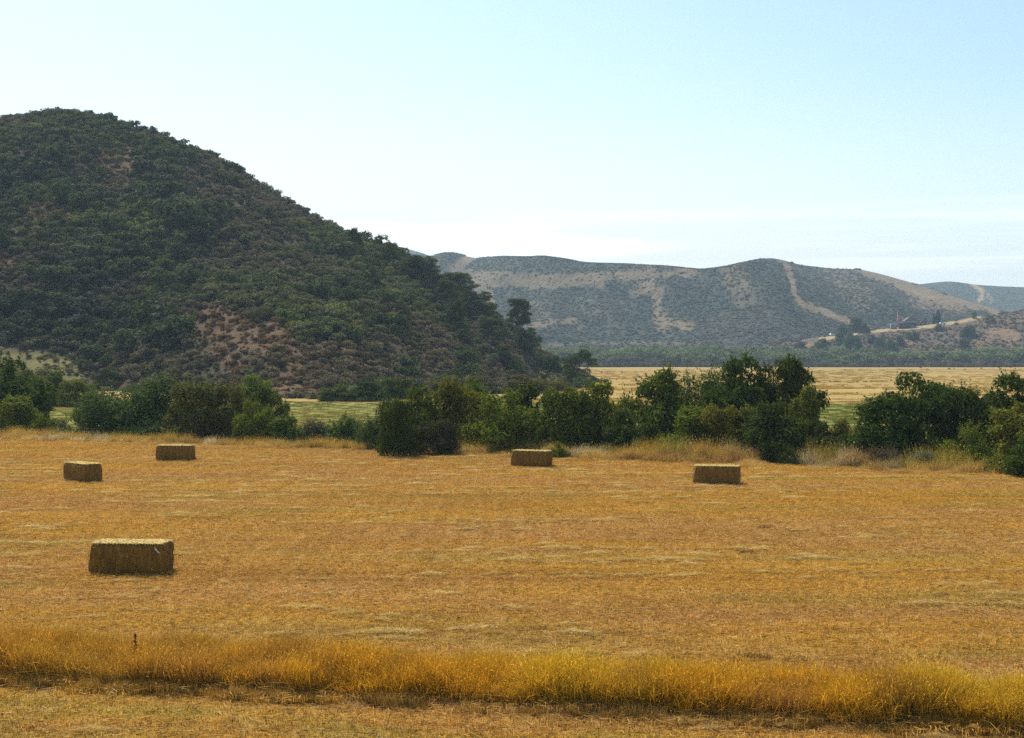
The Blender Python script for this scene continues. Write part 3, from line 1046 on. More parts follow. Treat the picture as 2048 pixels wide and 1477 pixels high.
def gable(b, x0, x1, y0, y1, ze, zr, over=0.25, th=0.18):
    """two roof slabs meeting at a ridge running in depth"""
    xm = 0.5 * (x0 + x1)
    for s in (-1, 1):
        xe = x0 - over if s < 0 else x1 + over
        P = [(xe, y0 - over, ze), (xm, y0 - over, zr), (xm, y1 + over, zr), (xe, y1 + over, ze)]
        P = P + [(p[0], p[1], p[2] + th) for p in P]
        b.add(P, [(0, 3, 2, 1), (4, 5, 6, 7), (0, 1, 5, 4), (1, 2, 6, 5), (2, 3, 7, 6), (3, 0, 4, 7)])


# pink house
o0 = kp(1836, 653); o0[1] += 6; zb = o0[2] - 0.6
house = empty('farmhouse', (o0[0], o0[1], zb))
tag(house, 'faded pink farmhouse with a low gable behind the dark shed', 'house')
wl = MB(); w_ = 22 * s_m; hw = 4.6
wl.box((0, 4, hw / 2), (2 * w_ * 0.95, 8, hw))
wl.add([(-w_ * .95, 0, hw), (w_ * .95, 0, hw), (-4, 0, hw + 3.0), (-w_ * .95, 8, hw), (w_ * .95, 8, hw), (-4, 8, hw + 3.0)], [(0, 3, 5, 2), (1, 2, 5, 4)], [(0, 2, 1), (3, 4, 5)])
obj('wall', wl.mesh('farmhouse_wall', M_PINK), house)
rf = MB()
for xe in (-w_ * .95 - .4, w_ * .95 + .4):
    P = [(xe, -.5, hw - .05), (-4, -.5, hw + 3.08), (-4, 8.5, hw + 3.08), (xe, 8.5, hw - .05)]
    P = P + [(p_[0], p_[1], p_[2] + .22) for p_ in P]
    rf.add(P, [(0, 3, 2, 1), (4, 5, 6, 7), (0, 1, 5, 4), (1, 2, 6, 5), (2, 3, 7, 6), (3, 0, 4, 7)])
obj('roof', rf.mesh('farmhouse_roof', M_TILE), house)
for k, x in enumerate((1.2, 4.0, 6.6)):
    obj('window', box_mesh('farmhouse_window', [((x, -0.02, 2.4), (0.9, 0.14, 1.2))], M_VOID), house)
obj('door', box_mesh('farmhouse_door', [((5.3, -0.02, 1.1), (1.0, 0.14, 2.2))], M_BLUE), house)

# brick chimney
o0 = kp(1798, 655); o0[1] += 4; zb = o0[2] - 0.6
ch = empty('brick_chimney', (o0[0], o0[1], zb))
tag(ch, 'tall tapering pink brick chimney rising behind the ruined wall', 'chimney')
b = MB(); Ht = height_for(624, o0[1]) - zb
b.box((0, 0, Ht * 0.46), (2.3, 2.3, Ht * 0.92), taper=0.66)
obj('shaft', b.mesh('chimney_shaft', M_BRICK), ch)
b = MB(); b.box((0, 0, Ht * 0.92 + 0.25), (1.85, 1.85, 0.5)); b.box((0, 0, Ht * 0.92 + 0.73), (1.4, 1.4, 0.46))
obj('cap', b.mesh('chimney_cap', M_BRICK), ch)

# dark shed
o0 = kp(1814, 657); o0[1] += 0.5; zb = o0[2] - 0.5
shed = empty('dark_shed', (o0[0], o0[1], zb))
tag(shed, 'dark ruined shed with a rough sagging black roof', 'shed')
b = MB(); b.box((0, 2, 1.9), (32 * s_m, 4, 3.8))
obj('wall', b.mesh('shed_wall', M_DARKW), shed)
xs = np.linspace(-17 * s_m, 17 * s_m, 12)
r2 = np.random.default_rng(5)
zt = 4.4 + 0.9 * np.sin(np.linspace(0.35, 2.7, 12)) + r2.normal(size=12) * 0.12
V = []
for yy, dz in ((-0.5, -0.5), (2.0, 0.35), (4.6, -0.4)):
    for x, z in zip(xs, zt): V += [(x, yy, z + dz)]
n_ = 12
Q = [(r_ * n_ + k, r_ * n_ + k + 1, (r_ + 1) * n_ + k + 1, (r_ + 1) * n_ + k) for r_ in range(2) for k in range(n_ - 1)]
V2 = V + [(x, y, z - 0.7) for x, y, z in V]
Q2 = Q + [tuple(i + 3 * n_ for i in q[::-1]) for q in Q]
Q2 += [(k, k + 3 * n_, k + 1 + 3 * n_, k + 1) for k in range(n_ - 1)]
Q2 += [(0, n_, 4 * n_, 3 * n_), (n_, 2 * n_, 5 * n_, 4 * n_), (n_ - 1, 4 * n_ - 1, 5 * n_ - 1, 2 * n_ - 1), (2 * n_ - 1, 5 * n_ - 1, 6 * n_ - 1, 3 * n_ - 1)]
obj('roof', mesh_from('shed_roof', V2, Q2, mat=M_DARKR), shed)
obj('door', box_mesh('shed_door', [((3.2, -0.03, 1.4), (3.6, 0.16, 2.6))], M_BLUE), shed)
obj('window', box_mesh('shed_window', [((-2.5, -0.03, 2.3), (1.2, 0.16, 0.9))], M_BRICK), shed)

# ruined stone wall with white gate frame
o0 = kp(1789, 658); zb = o0[2] - 0.4
wall = empty('stone_wall', (o0[0], o0[1], zb))
tag(wall, 'roofless grey stone ruin wall left of the dark shed', 'ruin')
b = MB(); xx = -6.2 * s_m
for k in range(8):
    wseg = 1.56 * s_m
    hh = 4.0 + r2.normal() * 0.18
    b.box((xx + wseg / 2, 0.4, hh / 2), (wseg - 0.004, 0.7, hh)); xx += wseg
obj('wall', b.mesh('ruin_wall', M_STONE), wall)
obj('window', box_mesh('ruin_opening', [((-1.2, 0.0, 2.9), (1.1, 0.12, 0.8))], M_VOID), wall)
o0 = kp(1780, 659); zb = o0[2] - 0.3
gt = empty('white_gate_frame', (o0[0], o0[1] - 1.0, zb))
tag(gt, 'white gate frame of post and crossbar at the ruin end', 'gate')
b = MB(); b.box((0, 0, 2.25), (0.30, 0.30, 4.5)); obj('post', b.mesh('gate_post', M_WHITE), gt)
b = MB(); b.box((2.6, 0, 4.62), (5.6, 0.22, 0.22)); obj('crossbar', b.mesh('gate_bar', M_WHITE), gt)
# low rubble heap with pale face left of the gate
o0 = kp(1744, 661)
b = MB()
r3 = np.random.default_rng(8)
for k in range(26):
    q = r3.random(2); b.box(((q[0] - .5) * 5, (q[1] - .5) * 2, 0.3 + 1.5 * (1 - abs(q[0] - .5) * 2) * r3.random()), r3.uniform(.5, 1.3, 3), r3.random() * 3)
rb = obj('rubble_heap', b.mesh('rubble_heap', M_STONE), None, (o0[0], o0[1], o0[2] - 0.2))
tag(rb, 'pale heap of rubble by the dark shrub at the road', 'rubble')

# cars
M_GLASS = mat_plain('car_glass', (0.02, 0.025, 0.03), 0.15, 0.6, 0.1, 1.0)
M_TYRE = mat_plain('tyre_rubber', (0.02, 0.02, 0.02), 0.9, 0.1, 0.2, 3.0)
M_STEEL = mat_plain('wheel_steel', (0.45, 0.45, 0.46), 0.4, 0.5, 0.1, 3.0, 0.8)
M_LAMP = mat_plain('tail_lamp', (0.4, 0.03, 0.03), 0.3, 0.5, 0.1, 3.0)


def car(loc, rz, label):
    root = empty('parked_car', loc, rz)
    tag(root, label, 'car', 'white cars on the knoll')
    prof = [(-2.2, .38), (-2.25, .75), (-2.15, 1.02), (-1.9, 1.08), (-1.55, 1.62), (-1.3, 1.74), (0.35, 1.74), (0.6, 1.66), (1.15, 1.12), (2.05, .98), (2.25, .75), (2.25, .40)]
    b = MB(); n = len(prof)
    V = []
    for s in (-1, 1):
        for x, z in prof: V.append((x, s * (0.86 if z < 1.2 else 0.72), z))
    Q = [(k, (k + 1) % n, n + (k + 1) % n, n + k) for k in range(n)]
    from_c = [V[k] for k in range(n)]
    V += [(0, -.86, .8), (0, .86, .8)]
    T = [(k, 2 * n, (k + 1) % n) for k in range(n)] + [(n + k, n + (k + 1) % n, 2 * n + 1) for k in range(n)]
    b.add(V, Q, T)
    obj('body', b.mesh('car_body', M_WHITE), root)
    for s in (-1, 1):
        b = MB(); P = [(-1.6, s * .83, 1.10), (0.95, s * .83, 1.12), (0.48, s * .745, 1.62), (-1.4, s * .745, 1.64)]
        P += [(x, y + s * .03, z) for x, y, z in P]
        b.add(P, [(0, 1, 2, 3), (4, 7, 6, 5), (0, 4, 5, 1), (1, 5, 6, 2), (2, 6, 7, 3), (3, 7, 4, 0)])
        obj('side_window', b.mesh('car_window', M_GLASS), root)
        for x in (-1.4, 1.4):
            b = MB(); b.tube([(x, s * .70, .36), (x, s * .92, .36)], [.36, .36], 16); b.tube([(x, s * .92, .36), (x, s * .70, .36)], [.36, .36], 16)
            w = obj('wheel', b.mesh('car_tyre', M_TYRE), root)
            b = MB(); b.tube([(x, s * .915, .36), (x, s * .94, .36)], [.22, .2], 12)
            obj('rim', b.mesh('car_rim', M_STEEL), w)
        b = MB(); b.box((2.24, s * .6, .8), (.06, .3, .16)); obj('headlight', b.mesh('car_headlight', M_STEEL), root)
        b = MB(); b.box((-2.22, s * .6, .9), (.06, .25, .2)); obj('tail_light', b.mesh('car_tail_light', M_LAMP), root)
    b = MB(); P = [(1.12, -.7, 1.16), (1.12, .7, 1.16), (.64, .64, 1.63), (.64, -.64, 1.63)]; P += [(x + .035, y, z + .035) for x, y, z in P]
    b.add(P, [(0, 3, 2, 1), (4, 5, 6, 7), (0, 1, 5, 4), (1, 2, 6, 5), (2, 3, 7, 6), (3, 0, 4, 7)])
    obj('windscreen', b.mesh('car_windscreen', M_GLASS), root)


q = kp(1884, 650); car((q[0], q[1] - 0.5, q[2] + 0.05), 0.15, 'white car parked at the top of the road by the cypresses')
q = kp(1666, 672); car((q[0], q[1] - 0.5, q[2] + 0.05), 0.5, 'small white car half hidden by the green trees at the road bottom')


# ------------------------------------------------------------------ scattered cover (uncountable): points + geometry nodes
def scatter(name, P, scale, rot, tint, pick, sources, label, cat):
    n = len(P)
    me = bpy.data.meshes.new(name)
    me.vertices.add(n)
    me.vertices.foreach_set('co', np.asarray(P, np.float32).ravel())
    for nm, typ, arr in (('scl', 'FLOAT_VECTOR', scale), ('rot', 'FLOAT_VECTOR', rot), ('tint', 'FLOAT_COLOR', tint), ('pick', 'INT', pick)):
        a = me.attributes.new(nm, typ, 'POINT')
        key = {'FLOAT_VECTOR': 'vector', 'FLOAT_COLOR': 'color', 'INT': 'value'}[typ]
        a.data.foreach_set(key, np.asarray(arr, np.int32 if typ == 'INT' else np.float32).ravel())
    o = obj(name, me)
    tag(o, label, cat, kind='stuff')
    ng = bpy.data.node_groups.new(name + '_cover', 'GeometryNodeTree')
    ng.interface.new_socket('Geometry', in_out='INPUT', socket_type='NodeSocketGeometry')
    ng.interface.new_socket('Geometry', in_out='OUTPUT', socket_type='NodeSocketGeometry')
    gi = ng.nodes.new('NodeGroupInput'); go = ng.nodes.new('NodeGroupOutput')
    ins = ng.nodes.new('GeometryNodeInstanceOnPoints')
    join = ng.nodes.new('GeometryNodeJoinGeometry')
    for s in sources:
        oi = ng.nodes.new('GeometryNodeObjectInfo')
        oi.inputs['Object'].default_value = s
        oi.inputs['As Instance'].default_value = True
        ng.links.new(oi.outputs['Geometry'], join.inputs[0])

    def na(nm, dt):
        k = ng.nodes.new('GeometryNodeInputNamedAttribute'); k.data_type = dt; k.inputs[0].default_value = nm
        return k.outputs['Attribute']
    ng.links.new(gi.outputs[0], ins.inputs['Points'])
    ng.links.new(join.outputs[0], ins.inputs['Instance'])
    ins.inputs['Pick Instance'].default_value = True
    ng.links.new(na('pick', 'INT'), ins.inputs['Instance Index'])
    e2r = ng.nodes.new('FunctionNodeEulerToRotation')
    ng.links.new(na('rot', 'FLOAT_VECTOR'), e2r.inputs[0])
    ng.links.new(e2r.outputs[0], ins.inputs['Rotation'])
    ng.links.new(na('scl', 'FLOAT_VECTOR'), ins.inputs['Scale'])
    ng.links.new(ins.outputs[0], go.inputs[0])
    md = o.modifiers.new('cover', 'NODES'); md.node_group = ng
    return o


def src(name, me):
    return bpy.data.objects.new(name, me)       # kept out of the scene; only the scatter draws it


def rgba(c):
    return np.concatenate([c, np.ones((len(c), 1))], 1)


def make_scrub(seed, nl, per, size, tall=1.0):
    r = np.random.default_rng(seed)
    mb = MB(); lobes = []
    for k in range(nl):
        a = r.random() * 6.283; q = r.random() ** 0.5 * 0.62
        rad = 0.30 + 0.22 * r.random()
        lobes.append((np.array([q * math.cos(a), q * math.sin(a), (0.25 + 0.55 * r.random()) * tall]), np.array([rad, rad, rad * 0.9])))
    lobe_leaves(mb, lobes, per, size, r, aspect=0.6)
    return mb.mesh('scrub', LEAF_INST)


SCRUB = [src('scrub_clump', make_scrub(900 + k, 7, 190, 0.30)) for k in range(5)]
SCRUB_FINE = [src('scrub_clump', make_scrub(950 + k, 8, 420, 0.2)) for k in range(4)]

# near hill
r = np.random.default_rng(21)
nP = 52000
Pn = near.sample(nP, r, 0.9)
ppx, ppy = project(Pn[:, 0], Pn[:, 1], Pn[:, 2])
bare = poly_mask(ppx, ppy, near_bare)
gm = poly_mask(ppx, ppy, [([(-60, 712), (60, 728), (150, 745)], 26, .9), ([(1085, 765), (1150, 752), (1205, 768)], 30, 1.0), ([(60, 745), (120, 758)], 14, .9)])
dens = 0.62 + 0.5 * (fbm(Pn[:, 0] / 9, Pn[:, 1] / 9, 61, 3) - 0.5) - 0.24 * bare - 0.3 * gm
keep = r.random(nP) < dens
Pn, ppx, ppy, bare, gm = Pn[keep], ppx[keep], ppy[keep], bare[keep], gm[keep]
n = len(Pn)
# kind of scrub by place: dark green, olive, grey purple dry
v1 = fbm(Pn[:, 0] / 34, Pn[:, 1] / 34, 71, 4)
v2 = fbm(Pn[:, 0] / 14, Pn[:, 1] / 14, 72, 3)
dry = sstep(0.40, 0.62, v1 + 0.22 * sstep(560, 760, ppy) + 0.10 * sstep(330, 260, ppy) - 0.11)
hollow_shade = poly_mask(ppx, ppy, [([(-100, 640), (60, 640), (200, 650), (330, 665)], 55, 1.0), ([(315, 370), (345, 420), (400, 470)], 45, .9), ([(90, 330), (60, 360), (-60, 340)], 30, .8), ([(120, 560), (240, 520)], 50, .5)])  # hollows of the slope, where shade is painted into the scrub tint
dry = np.clip(dry - 0.9 * hollow_shade, 0, 1)
dry = np.clip(dry + 0.5 * bare, 0, 1)
tint = lerp((0.070, 0.080, 0.024), (0.112, 0.088, 0.050), dry)
tint = lerp(tint, (0.17, 0.095, 0.045), sstep(0.15, 0.7, bare) * 0.75)
olive = sstep(0.5, 0.75, v2) * (1 - dry)
tint = lerp(tint, (0.125, 0.125, 0.034), olive * (1 - 0.8 * hollow_shade))
tint = lerp(tint, (0.030, 0.040, 0.018), 0.8 * hollow_shade)
tint = lerp(tint, (0.19, 0.17, 0.055), gm * 0.8)
one = r.random(n)
tint = tint * 1.25 * (0.45 + 1.1 * r.random((n, 1)))
tint[one < 0.05] = tint[one < 0.05] * 0.4 + np.array((0.16, 0.15, 0.12)) * 0.6
big = r.random(n)
s = (0.55 + 1.35 * big ** 2.5) * (1.0 + 0.35 * (1 - dry)) * (1 - 0.45 * np.clip(bare + gm, 0, 1))
s = np.where((one > 0.985) & (ppy > 330), s * 1.5, s)
s = s * 0.72 * (1 + 0.35 * hollow_shade)
bigk = (r.random(n) < 0.10 * sstep(0.5, 0.68, fbm(Pn[:, 0] / 17, Pn[:, 1] / 17, 88, 3))) & (ppy > 300) & (bare < .3)
s = np.where(bigk, s * 1.9, s)
tint[bigk] = np.array((0.062, 0.080, 0.026)) * (0.8 + 0.4 * r.random((int(bigk.sum()), 1)))
scl = np.stack([s * 1.25, s * 1.25, s * (1.0 + 0.35 * r.random(n))], 1)
rot = np.stack([0 * s, 0 * s, r.random(n) * 6.283], 1)
Pn[:, 2] -= 0.12
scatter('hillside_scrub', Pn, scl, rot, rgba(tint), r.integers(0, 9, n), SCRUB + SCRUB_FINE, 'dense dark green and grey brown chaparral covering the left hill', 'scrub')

# far hills
r = np.random.default_rng(22)
for hill, nP, bmask, nm, lab in ((far, 85000, far_bare, 'far_scrub', 'blue green scrub over the far ridge between the firebreaks'),
                                 (back_l, 2500, [], 'far_scrub', 'scrub on the pale summit behind the left hill'), (back_r, 4500, [([(1945, 568), (1965, 585), (1960, 600)], 6, .9)], 'far_scrub', 'scrub on the distant right hand ridge')):
    Pf = hill.sample(nP, r, 1.0, 1)
    ppx, ppy = project(Pf[:, 0], Pf[:, 1], Pf[:, 2])
    ok = (ppx > 560) & (ppx < 2250)
    Pf, ppx, ppy = Pf[ok], ppx[ok], ppy[ok]
    bare = poly_mask(ppx, ppy, bmask) if bmask else np.zeros(len(Pf))
    keep = r.random(len(Pf)) < (0.75 + 0.5 * (fbm(Pf[:, 0] / 45, Pf[:, 1] / 45, 63, 3) - 0.5)) * (1 - np.clip(bare * 1.7 - 0.45, 0, 1))
    Pf = Pf[keep]; bare = bare[keep]; n = len(Pf)
    v = fbm(Pf[:, 0] / 110, Pf[:, 1] / 110, 81, 4)
    tint = lerp((0.150, 0.178, 0.135), (0.235, 0.198, 0.148), sstep(0.4, 0.62, v)) * (0.8 + 0.4 * r.random((n, 1)))  # pale, bluish grey tint carries part of the distance haze
    tint = lerp(tint, (0.25, 0.18, 0.10), np.clip(bare, 0, 1) * 0.8)
    s = (0.75 + 1.0 * r.random(n) ** 2)
    scl = np.stack([s * 1.5, s * 1.5, s * 0.95], 1)
    Pf[:, 2] -= 0.3
    scatter(nm, Pf, scl, np.stack([0 * s, 0 * s, r.random(n) * 6.283], 1), rgba(tint), r.integers(0, 5, n), SCRUB, lab, 'scrub')

# knoll scrub
r = np.random.default_rng(23)
Pk = knoll.sample(9500, r, 1.0, 0)
ppx, ppy = project(Pk[:, 0], Pk[:, 1], Pk[:, 2])
bare = np.maximum(poly_mask(ppx, ppy, [([(1990, 665), (2030, 672)], 16, .8), ([(1612, 688), (1620, 692)], 7, .7), ([(1815, 684), (1822, 688)], 6, .7)]),
                  poly_mask(ppx, ppy, [([(1600, 684), (1720, 665), (1780, 660), (1860, 653), (1910, 645), (1960, 636)], 8.0, 1.0), ([(1740, 654), (1870, 645)], 6, 1.0)]))
keep = (r.random(len(Pk)) < 0.62 * (1 - bare)) & (ppx < 2300)
Pk = Pk[keep]; n = len(Pk)
v = fbm(Pk[:, 0] / 22, Pk[:, 1] / 22, 82, 3)
tint = lerp((0.145, 0.095, 0.050), (0.085, 0.088, 0.040), sstep(0.45, 0.65, v)) * (0.7 + 0.6 * r.random((n, 1)))
s = 0.5 + 0.7 * r.random(n) ** 2
scatter('knoll_scrub', Pk, np.stack([s * 1.6, s * 1.6, s * 0.8], 1), np.stack([0 * s, 0 * s, r.random(n) * 6.283], 1), rgba(tint), r.integers(0, 5, n), SCRUB,
        'low dry brown scrub over the knoll', 'scrub')

# riverside thicket: a belt of willows and brush reading as one mass
r = np.random.default_rng(24)
nT = 9000
Yt = 862 + 190 * r.random(nT) ** 1.1
pxt = 960 + 1200 * r.random(nT)
Xt = ray(pxt, 700)[0] * Yt
front0 = np.clip((Yt - 862) / 26, 0, 1)
Yt = Yt + 34 * (fbm(Xt / 16, Xt * 0 + Yt / 60, 91, 4) - 0.5)
front = front0
Pt = np.stack([Xt, Yt, ground_z(Xt, Yt) - 0.2], 1)
s = (1.5 + 3.7 * sstep(0.15, 1.0, front)) * (0.6 + 0.7 * r.random(nT)) * (0.35 + 1.4 * fbm(Xt / 26, Yt / 40, 92, 4))
grn = sstep(0.25, 0.8, front + 0.4 * (fbm(Xt / 18, Yt / 18, 93, 3) - 0.5))
tint = lerp((0.15, 0.115, 0.070), (0.138, 0.154, 0.058), grn) * (0.5 + 1.0 * r.random((nT, 1)))
scatter('riverside_thicket', Pt, np.stack([s * 1.1, s * 1.1, s * 1.25], 1), np.stack([0 * s, 0 * s, r.random(nT) * 6.283], 1), rgba(tint), r.integers(0, 9, nT), SCRUB + SCRUB_FINE,
        'green willow belt with grey brush front beyond the tan field', 'thicket')


# ------------------------------------------------------------------ grass, stubble
def blades(n, rad, h0, h1, w, r, lean=0.25, heads=0.0, square=False):
    if square:
        b = (r.random((n, 2)) - 0.5) * 2 * rad
    else:
        a = r.random(n) * 6.283; q = np.sqrt(r.random(n)) * rad
        b = np.stack([q * np.cos(a), q * np.sin(a)], 1)
    h = h0 + (h1 - h0) * r.random(n)
    th = r.random(n) * 6.283
    ln = np.abs(r.normal(size=n)) * lean
    dx = np.stack([np.cos(th), np.sin(th)], 1)
    wd = np.stack([-np.sin(th + r.normal(size=n)), np.cos(th + r.normal(size=n))], 1)
    wv = w * (0.6 + 0.8 * r.random(n))

    def P(t, k):
        c = b + dx * (ln * h * t ** 1.6)[:, None]
        z = h * t * (1 - 0.25 * ln * t)
        return np.concatenate([c + wd * (wv * k)[:, None], z[:, None]], 1)
    z0 = -0.03
    v0, v1 = P(0, -.5), P(0, .5); v0[:, 2] = z0; v1[:, 2] = z0
    m0, m1 = P(.55, -.45), P(.55, .45)
    tp = P(1.0, 0)
    V = np.stack([v0, v1, m0, m1, tp], 1).reshape(-1, 3)
    i = np.arange(n)[:, None] * 5
    mb = MB()
    mb.add(V, i + np.array([[0, 1, 3, 2]]), i + np.array([[2, 3, 4]]))
    if heads > 0:
        k = r.random(n) < heads
        m = k.sum()
        D = unit(np.concatenate([dx[k] * ln[k][:, None] + r.normal(size=(m, 2)) * .2, np.ones((m, 1))], 1))
        L = (0.03 + 0.04 * r.random(m)) * (h1 / 0.8)
        V, Q = leaf_quads(tp[k], D, rdir(m, r), L, L * 0.22)
        mb.add(V, Q)
    return mb


def mat_grass(name, lo, hi, transl, field=False):
    m, nt, out = new_mat(name)
    if field:
        c = field_colour(nt)
        t = N(nt, 'ShaderNodeAttribute', attribute_type='INSTANCER', attribute_name='tint').outputs['Color']
        c = mixc(nt, 1.0, c, t, 'MULTIPLY')
    else:
        c = N(nt, 'ShaderNodeAttribute', attribute_type='INSTANCER', attribute_name='tint').outputs['Color']
    c = scale_col(nt, c, island_var(nt, lo, hi))
    if field:     # a few dead, dirt coloured stems
        g_ = N(nt, 'ShaderNodeNewGeometry')
        w_ = N(nt, 'ShaderNodeTexWhiteNoise', noise_dimensions='1D')
        nt.links.new(g_.outputs['Random Per Island'], w_.inputs['W'])
        c = mixc(nt, mathn(nt, 'LESS_THAN', w_.outputs['Value'], 0.07), c, (0.07, 0.038, 0.015))
    leafy_surface(nt, out, c, transl, 0.7, 0.06, (1.1, 1.0, 0.6))
    return m


M_STUB = mat_grass('stubble_straw', 0.55, 1.6, 0.35, True)
M_TALL = mat_grass('tall_dry_grass', 0.5, 1.45, 0.37)
r = np.random.default_rng(31)
STUB = []
for k in range(5):
    mb = blades(430, 0.62, 0.03, 0.10, 0.010, r, 0.7, square=True)
    # loose straw lying about
    m = 120
    P = np.concatenate([(r.random((m, 2)) - .5) * 1.3, 0.025 + 0.06 * r.random((m, 1))], 1)
    D = r.normal(size=(m, 3)) * (1, .6, .12)
    V, Q = leaf_quads(P, D, rdir(m, r) * (.4, .4, 1), 0.10 + 0.2 * r.random(m), 0.012 * np.ones(m))
    mb.add(V, Q)
    STUB.append(src('stubble_patch', mb.mesh('stubble_patch', M_STUB)))
P = []
for y0, y1, st_ in ((20.5, 40, 0.74), (40, 62, 0.84), (62, 104, 0.95)):
    yy, xx = np.meshgrid(np.arange(y0, y1, st_), np.arange(-0.41 * y1 - 2, 0.41 * y1 + 2, st_))
    yy = yy.ravel() + (r.random(yy.size) - .5) * 0.22; xx = xx.ravel() + (r.random(xx.size) - .5) * 0.22
    k = (np.abs(xx) < 0.40 * yy + 1.6) & (creek_d(xx, yy) < -0.5)
    P.append(np.stack([xx[k], yy[k]], 1))
P = np.concatenate(P); n = len(P)
P3 = np.concatenate([P, ground_z(P[:, 0], P[:, 1])[:, None]], 1)
s = 0.95 + 0.3 * r.random(n)
hz = 0.7 + 0.7 * fbm(P[:, 0] / 5, P[:, 1] / 1.0, 77, 3)
scatter('stubble_grass', P3, np.stack([s, s, hz], 1), np.stack([0 * s, 0 * s, r.normal(size=n) * 0.3 + np.where(r.random(n) < .5, 0, math.pi)], 1), rgba(np.ones((n, 3)) * (0.9 + 0.25 * r.random((n, 1)))), r.integers(0, 5, n), STUB,
        'short golden stubble and loose straw over the mown field', 'stubble')

# pale wisps of straw left in broken rows by the baler
M_WISP = mat_grass('loose_hay', 0.6, 1.4, 0.3)
WISP = []
for k in range(4):
    m = 520
    t_ = r.random(m) * 2 - 1
    P = np.stack([0.75 * t_ + 0.1 * r.normal(size=m), 0.14 * r.normal(size=m) * (1.1 - np.abs(t_)) + 0.06 * np.sin(3 * t_ + k), 0.04 + 0.11 * r.random(m) * (1.15 - np.abs(t_))], 1)
    D = r.normal(size=(m, 3)) * (1, .7, .25)
    V, Q = leaf_quads(P, D, rdir(m, r) * (.5, .5, 1), 0.12 + 0.22 * r.random(m), 0.014 * np.ones(m))
    mb = MB(); mb.add(V, Q)
    WISP.append(src('straw_wisp', mb.mesh('straw_wisp', M_WISP)))
n = 8000
yy = 20.5 + (86 - 20.5) * r.random(n) ** 0.8
xx = (r.random(n) - .5) * 2 * (0.40 * yy + 1)
row = np.abs(((yy - 0.07 * xx) / 2.6) % 1.0 - 0.5)
k = (creek_d(xx, yy) < -3) & (r.random(n) < (0.12 + 0.75 * (row > 0.36)) * sstep(0.38, 0.62, fbm(xx / 7, yy / 4, 57, 3))) & (np.abs(strip_d(xx, yy) - 1.5) > 2.0)
xx, yy = xx[k], yy[k]; n = len(xx)
s = 0.25 + 0.5 * r.random(n) ** 1.8
tint = lerp((0.60, 0.41, 0.13), (0.78, 0.60, 0.28), r.random(n))
scatter('straw_wisps', np.stack([xx, yy, ground_z(xx, yy)], 1), np.stack([s * 1.2, s, 0.45 + 0.4 * r.random(n)], 1), np.stack([0 * s, 0 * s, 0.07 + r.normal(size=n) * 0.12], 1), rgba(tint), r.integers(0, 4, n), WISP,
        'pale wisps of loose straw in broken rows over the field', 'straw')

TALL = [src('grass_tuft', blades(250, 0.30, 0.35, 0.95, 0.0065, r, 0.36, 0.35).mesh('grass_tuft', M_TALL)) for k in range(5)]
SHORT = [src('grass_tuft', blades(200, 0.26, 0.10, 0.34, 0.008, r, 0.6, 0.15).mesh('grass_tuft', M_TALL)) for k in range(3)]
# tall strip
nS = 4000
xx = (r.random(nS) - .5) * 26
wid = np.clip(2.5 - 0.09 * xx, 1.5, 3.4)
dd = r.random(nS) ** 1.1 * wid
yy = 25.15 + STRIP_SLOPE * xx + dd + 0.35 * (fbm(xx / 1.2, xx * 0, 14, 3) - 0.5)
P3 = np.stack([xx, yy, ground_z(xx, yy)], 1)
clump = sstep(0.30, 0.68, fbm(xx / 0.9, yy / 0.7, 15, 3))
swell = fbm(xx / 3.1, yy * 0, 11, 2)
hmul = 0.66 * (0.30 + 0.62 * clump + 0.38 * swell + 0.006 * xx) * (0.7 + 0.6 * r.random(nS)) * (1 - 0.72 * sstep(0.25, 0.95, dd / wid + 0.4 * (fbm(xx / 0.9, yy / 0.9, 17, 2) - .5)))
t1 = fbm(xx / 2.2, yy / 2.2, 16, 3)
tint = lerp((0.62, 0.345, 0.034), (0.63, 0.41, 0.042), sstep(.4, .6, t1))
tint = lerp(tint, (0.47, 0.26, 0.055), sstep(-3, -7, xx) * 0.6)
tint = lerp(tint, (0.40, 0.21, 0.06), sstep(.55, .7, fbm(xx / 1.1, yy / 1.1, 13, 3)) * 0.7)
tint = tint * (0.7 + 0.6 * r.random((nS, 1)))
s = 0.9 + 0.4 * r.random(nS)
scatter('tall_grass', P3, np.stack([s, s, hmul], 1), np.stack([0.17 * r.normal(size=nS), 0.17 * r.normal(size=nS), r.random(nS) * 6.28], 1), rgba(tint), r.integers(0, 5, nS), TALL,
        'strip of tall golden uncut grass across the foreground', 'grass')
# ragged edge in front of the strip and tufts over the foreground bank
nS = 2200
xx = (r.random(nS) - .5) * 26
dd = 0.15 - 0.8 * r.random(nS)
yy = 25.15 + STRIP_SLOPE * xx + dd
k = fbm(xx / 0.7, dd / 0.35, 18, 3) > 0.50
xx, yy = xx[k], yy[k]; nS = len(xx)
P3 = np.stack([xx, yy, ground_z(xx, yy)], 1)
tint = lerp((0.40, 0.22, 0.05), (0.50, 0.33, 0.10), r.random(nS)) * (0.7 + 0.5 * r.random((nS, 1)))
s = 0.3 + 0.5 * r.random(nS) ** 2
scatter('verge_grass', P3, np.stack([s, s, s], 1), np.stack([0 * s, 0 * s, r.random(nS) * 6.28], 1), rgba(tint), r.integers(0, 3, nS), SHORT,
        'short ragged grass at the foot of the tall strip', 'grass')
